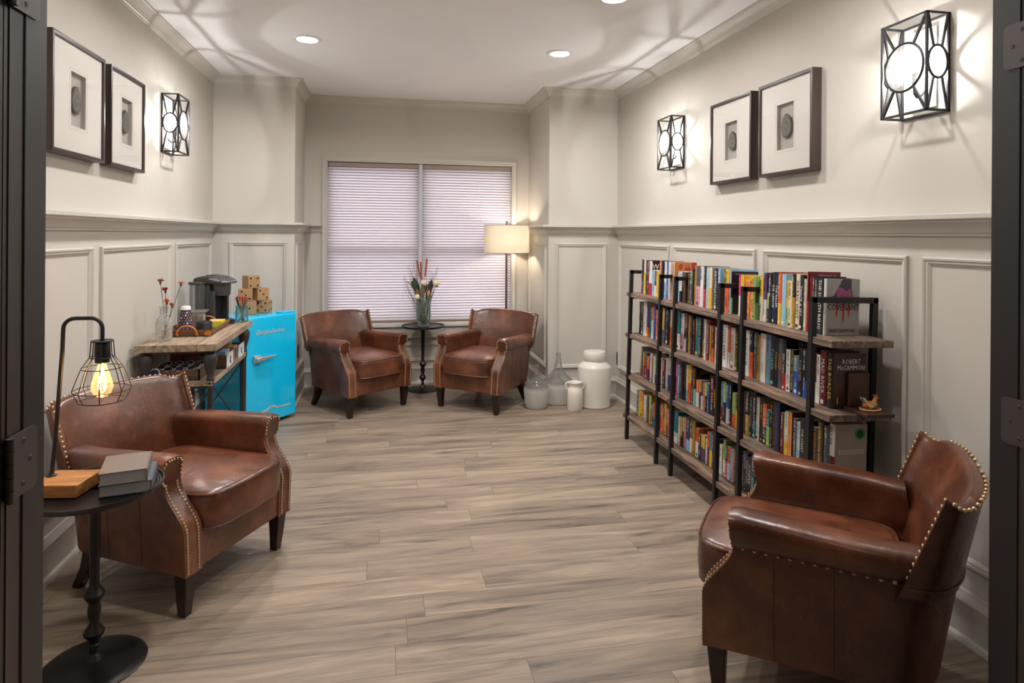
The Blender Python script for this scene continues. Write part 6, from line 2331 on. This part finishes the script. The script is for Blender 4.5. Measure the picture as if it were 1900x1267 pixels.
        add_text(b, 'COVENANT', (0.081, yn - 0.0008, h * 0.500), UX, UZ, width=0.150, height=0.027, mi=5, stretch=True)
        add_text(b, 'DEAN CRAWFORD', (0.078, yn - 0.0008, h * 0.085), UX, UZ, width=0.130, height=0.015, mi=5, stretch=True)
    elif covt == 'ERIC V':
        add_text(b, 'ERIC V', (0.105, yn, h - 0.024), UX, UZ, width=0.085, height=0.026, mi=6)
    elif covt.startswith('ROBERT'):
        mats[3] = mat('dark_brown_jacket', (58, 36, 28), 0.35, noise=0.35, nscale=9)
        add_text(b, 'ROBERT', (0.082, yn, h - 0.033), UX, UZ, width=0.085, height=0.020, mi=6, stretch=True)
        add_text(b, 'McCAMMON', (0.080, yn, h - 0.058), UX, UZ, width=0.125, height=0.020, mi=6, stretch=True)
        b.box(0.018, 0.022, yn - 0.0004, yn + 0.0006, 0.020, 0.048, 7); mats.append(bmat('Y'))
    elif covt == 'John':
        mats.append(bmat('M')); add_text(b, 'John', (0.060, yn, h - 0.026), UX, UZ, height=0.034, mi=7)
    elif covt == 'sticker':
        mats[3] = mat('beige_photo_jacket', (168, 152, 138), 0.4, noise=0.35, nscale=7)
        mats += [mat('green_sticker', (36, 160, 60), 0.4), mat('pale_band', (198, 190, 180), 0.5)]
        g_ = lambda rad, mi, q: b.poly([(0.116 + rad * math.cos(2 * math.pi * k / 32), yn - q, h - 0.040 + rad * math.sin(2 * math.pi * k / 32)) for k in range(32)], mi)
        g_(0.024, 7, 0.0002); g_(0.0145, 5, 0.0005)
        for k, word in enumerate(('Summer', 'Reads')):
            add_text(b, word, (0.116, yn - 0.0008, h - 0.036 - 0.0075 * k), UX, UZ, width=0.022, height=0.0055, mi=7)
        for k in range(16):
            a = 2 * math.pi * k / 16
            b.box(0.116 + 0.0195 * math.cos(a) - 0.0012, 0.116 + 0.0195 * math.cos(a) + 0.0012, yn - 0.0006, yn - 0.0004, h - 0.040 + 0.0195 * math.sin(a) - 0.0014, h - 0.040 + 0.0195 * math.sin(a) + 0.0014, 5)
        b.box(0.018, 0.138, yn, -th / 2, h - 0.122, h - 0.102, 8)
        mats.append(bmat('c')); add_text(b, 'MICHELLE RICHMOND', (0.078, yn - 0.0005, h - 0.112), UX, UZ, width=0.108, mi=9)
    b.build('cover', mats, r)
    b = MB(); b.box(bt, dp - ov, -th / 2 + bt, th / 2 - bt, ov, h - ov); b.build('pages', M['page'], r)

# a book slumped against the row on the far bookcase
r = empty('book', SW(SPX + 0.004, 4.262, SHELF[2] + 0.0022), label='light grey book leaning at the far end of the third shelf', cat='book', group='books on the third shelf of the bookcases')
r.rotation_euler = (R(7), AL, 0)
b = MB(); b.box(0, 0.003, -0.010, 0.010, 0, 0.205); b.box(0, 0.15, -0.010, -0.0085, 0, 0.205); b.box(0, 0.15, 0.0085, 0.010, 0, 0.205)
b.build('cover', bmat('g'), r)
b = MB(); b.box(0.003, 0.147, -0.0085, 0.0085, 0.002, 0.203); b.build('pages', M['page'], r)

# wooden bookend with the ceramic bird
NZ = SHELF[1]
yb0 = parsed[[k for k, p in enumerate(parsed) if p[6] == 'THE BORDER'][0]][2]
r = empty('wooden_bookend', SW(0.045, yb0 - 0.002, NZ + 0.0008), label='dark wooden L shaped bookend pressed against the brown jacketed book', cat='bookend')
r.rotation_euler = (0, AL, 0)
b = MB(); b.box(0.095, 0.190, -0.018, -0.001, 0.012, 0.150); b.build('upright_panel', M['darkwood'], r, bevel=0.006, seg=3)
b = MB(); b.box(0.080, 0.200, -0.135, -0.001, 0.0, 0.013); b.build('base_plate', M['darkwood'], r, bevel=0.002)
b = MB(); b.box(0.079, 0.201, -0.137, -0.1352, 0.0, 0.013); b.build('plate_edge', M['blackplastic'], r)
bird = empty('ceramic_bird', SW(0.190, yb0 - 0.075, NZ + 0.0145), R(180), label='painted ceramic hen figurine sitting on the wooden bookend', cat='figurine')
BT = 0.036
cer = mat('amber_glazed_pottery', (176, 106, 44), 0.3, coat=0.4, noise=0.15)
blu = mat('blue_glaze', (60, 140, 170), 0.3, coat=0.4); cr_ = mat('cream_glaze_stripe', (226, 212, 180), 0.3, coat=0.4); rg_ = mat('red_glaze', (176, 50, 40), 0.3, coat=0.4); yg_ = mat('yellow_glaze', (226, 180, 60), 0.3)
b = MB(); b.lathe([(0, 0), (0.040, 0), (0.043, 0.004), (0.040, 0.008), (0, 0.009)], 30, sy=0.72)
for k in range(26):
    a = 2 * math.pi * k / 26
    b.sphere((0.041 * math.cos(a), 0.030 * math.sin(a), 0.006), 0.0028, 6, 4, 1)
b.build('plinth', [cer, cr_], bird)
b = MB(); b.sphere((0.0, 0, 0.021), 0.026, 20, 12, sc=(1.25, 0.85, 0.62))
b.cyl((-0.016, 0, 0.026), (-0.024, 0, 0.046), 0.011, 0.007, n=14); b.sphere((-0.025, 0, 0.048), 0.0085, 12, 8)
body = b.build('bird_body', cer, bird)
b = MB(); b.cyl((-0.032, 0, 0.047), (-0.041, 0, 0.045), 0.0035, 0.0005, n=8); b.build('beak', yg_, bird)
b = MB()
for k in range(4): b.sphere((-0.030 + 0.005 * k, 0, 0.057 + 0.002 * (k % 2)), 0.0035, 6, 5)
b.build('comb', rg_, bird)
b = MB()
for k, mi in enumerate((0, 1, 2, 0, 1)):
    b.tube([(0.020, 0.004 * (k - 2), 0.030), (0.034, 0.0045 * (k - 2), 0.044 + 0.001 * k), (0.038, 0.005 * (k - 2), 0.052)], [0.004, 0.004, 0.002], 6, mi)
b.build('tail', [blu, cr_, rg_], bird)
for s in (-1, 1):
    b = MB()
    for k in range(5):
        b.tube([(-0.014 + 0.004 * k, s * (0.020 - 0.0005 * k), 0.028 - 0.003 * k), (0.004 + 0.003 * k, s * 0.0225, 0.024 - 0.003 * k), (0.020, s * (0.017), 0.026 - 0.002 * k)], 0.0022, 6, k % 4)
    b.build('wing', [blu, cr_, yg_, rg_], bird)
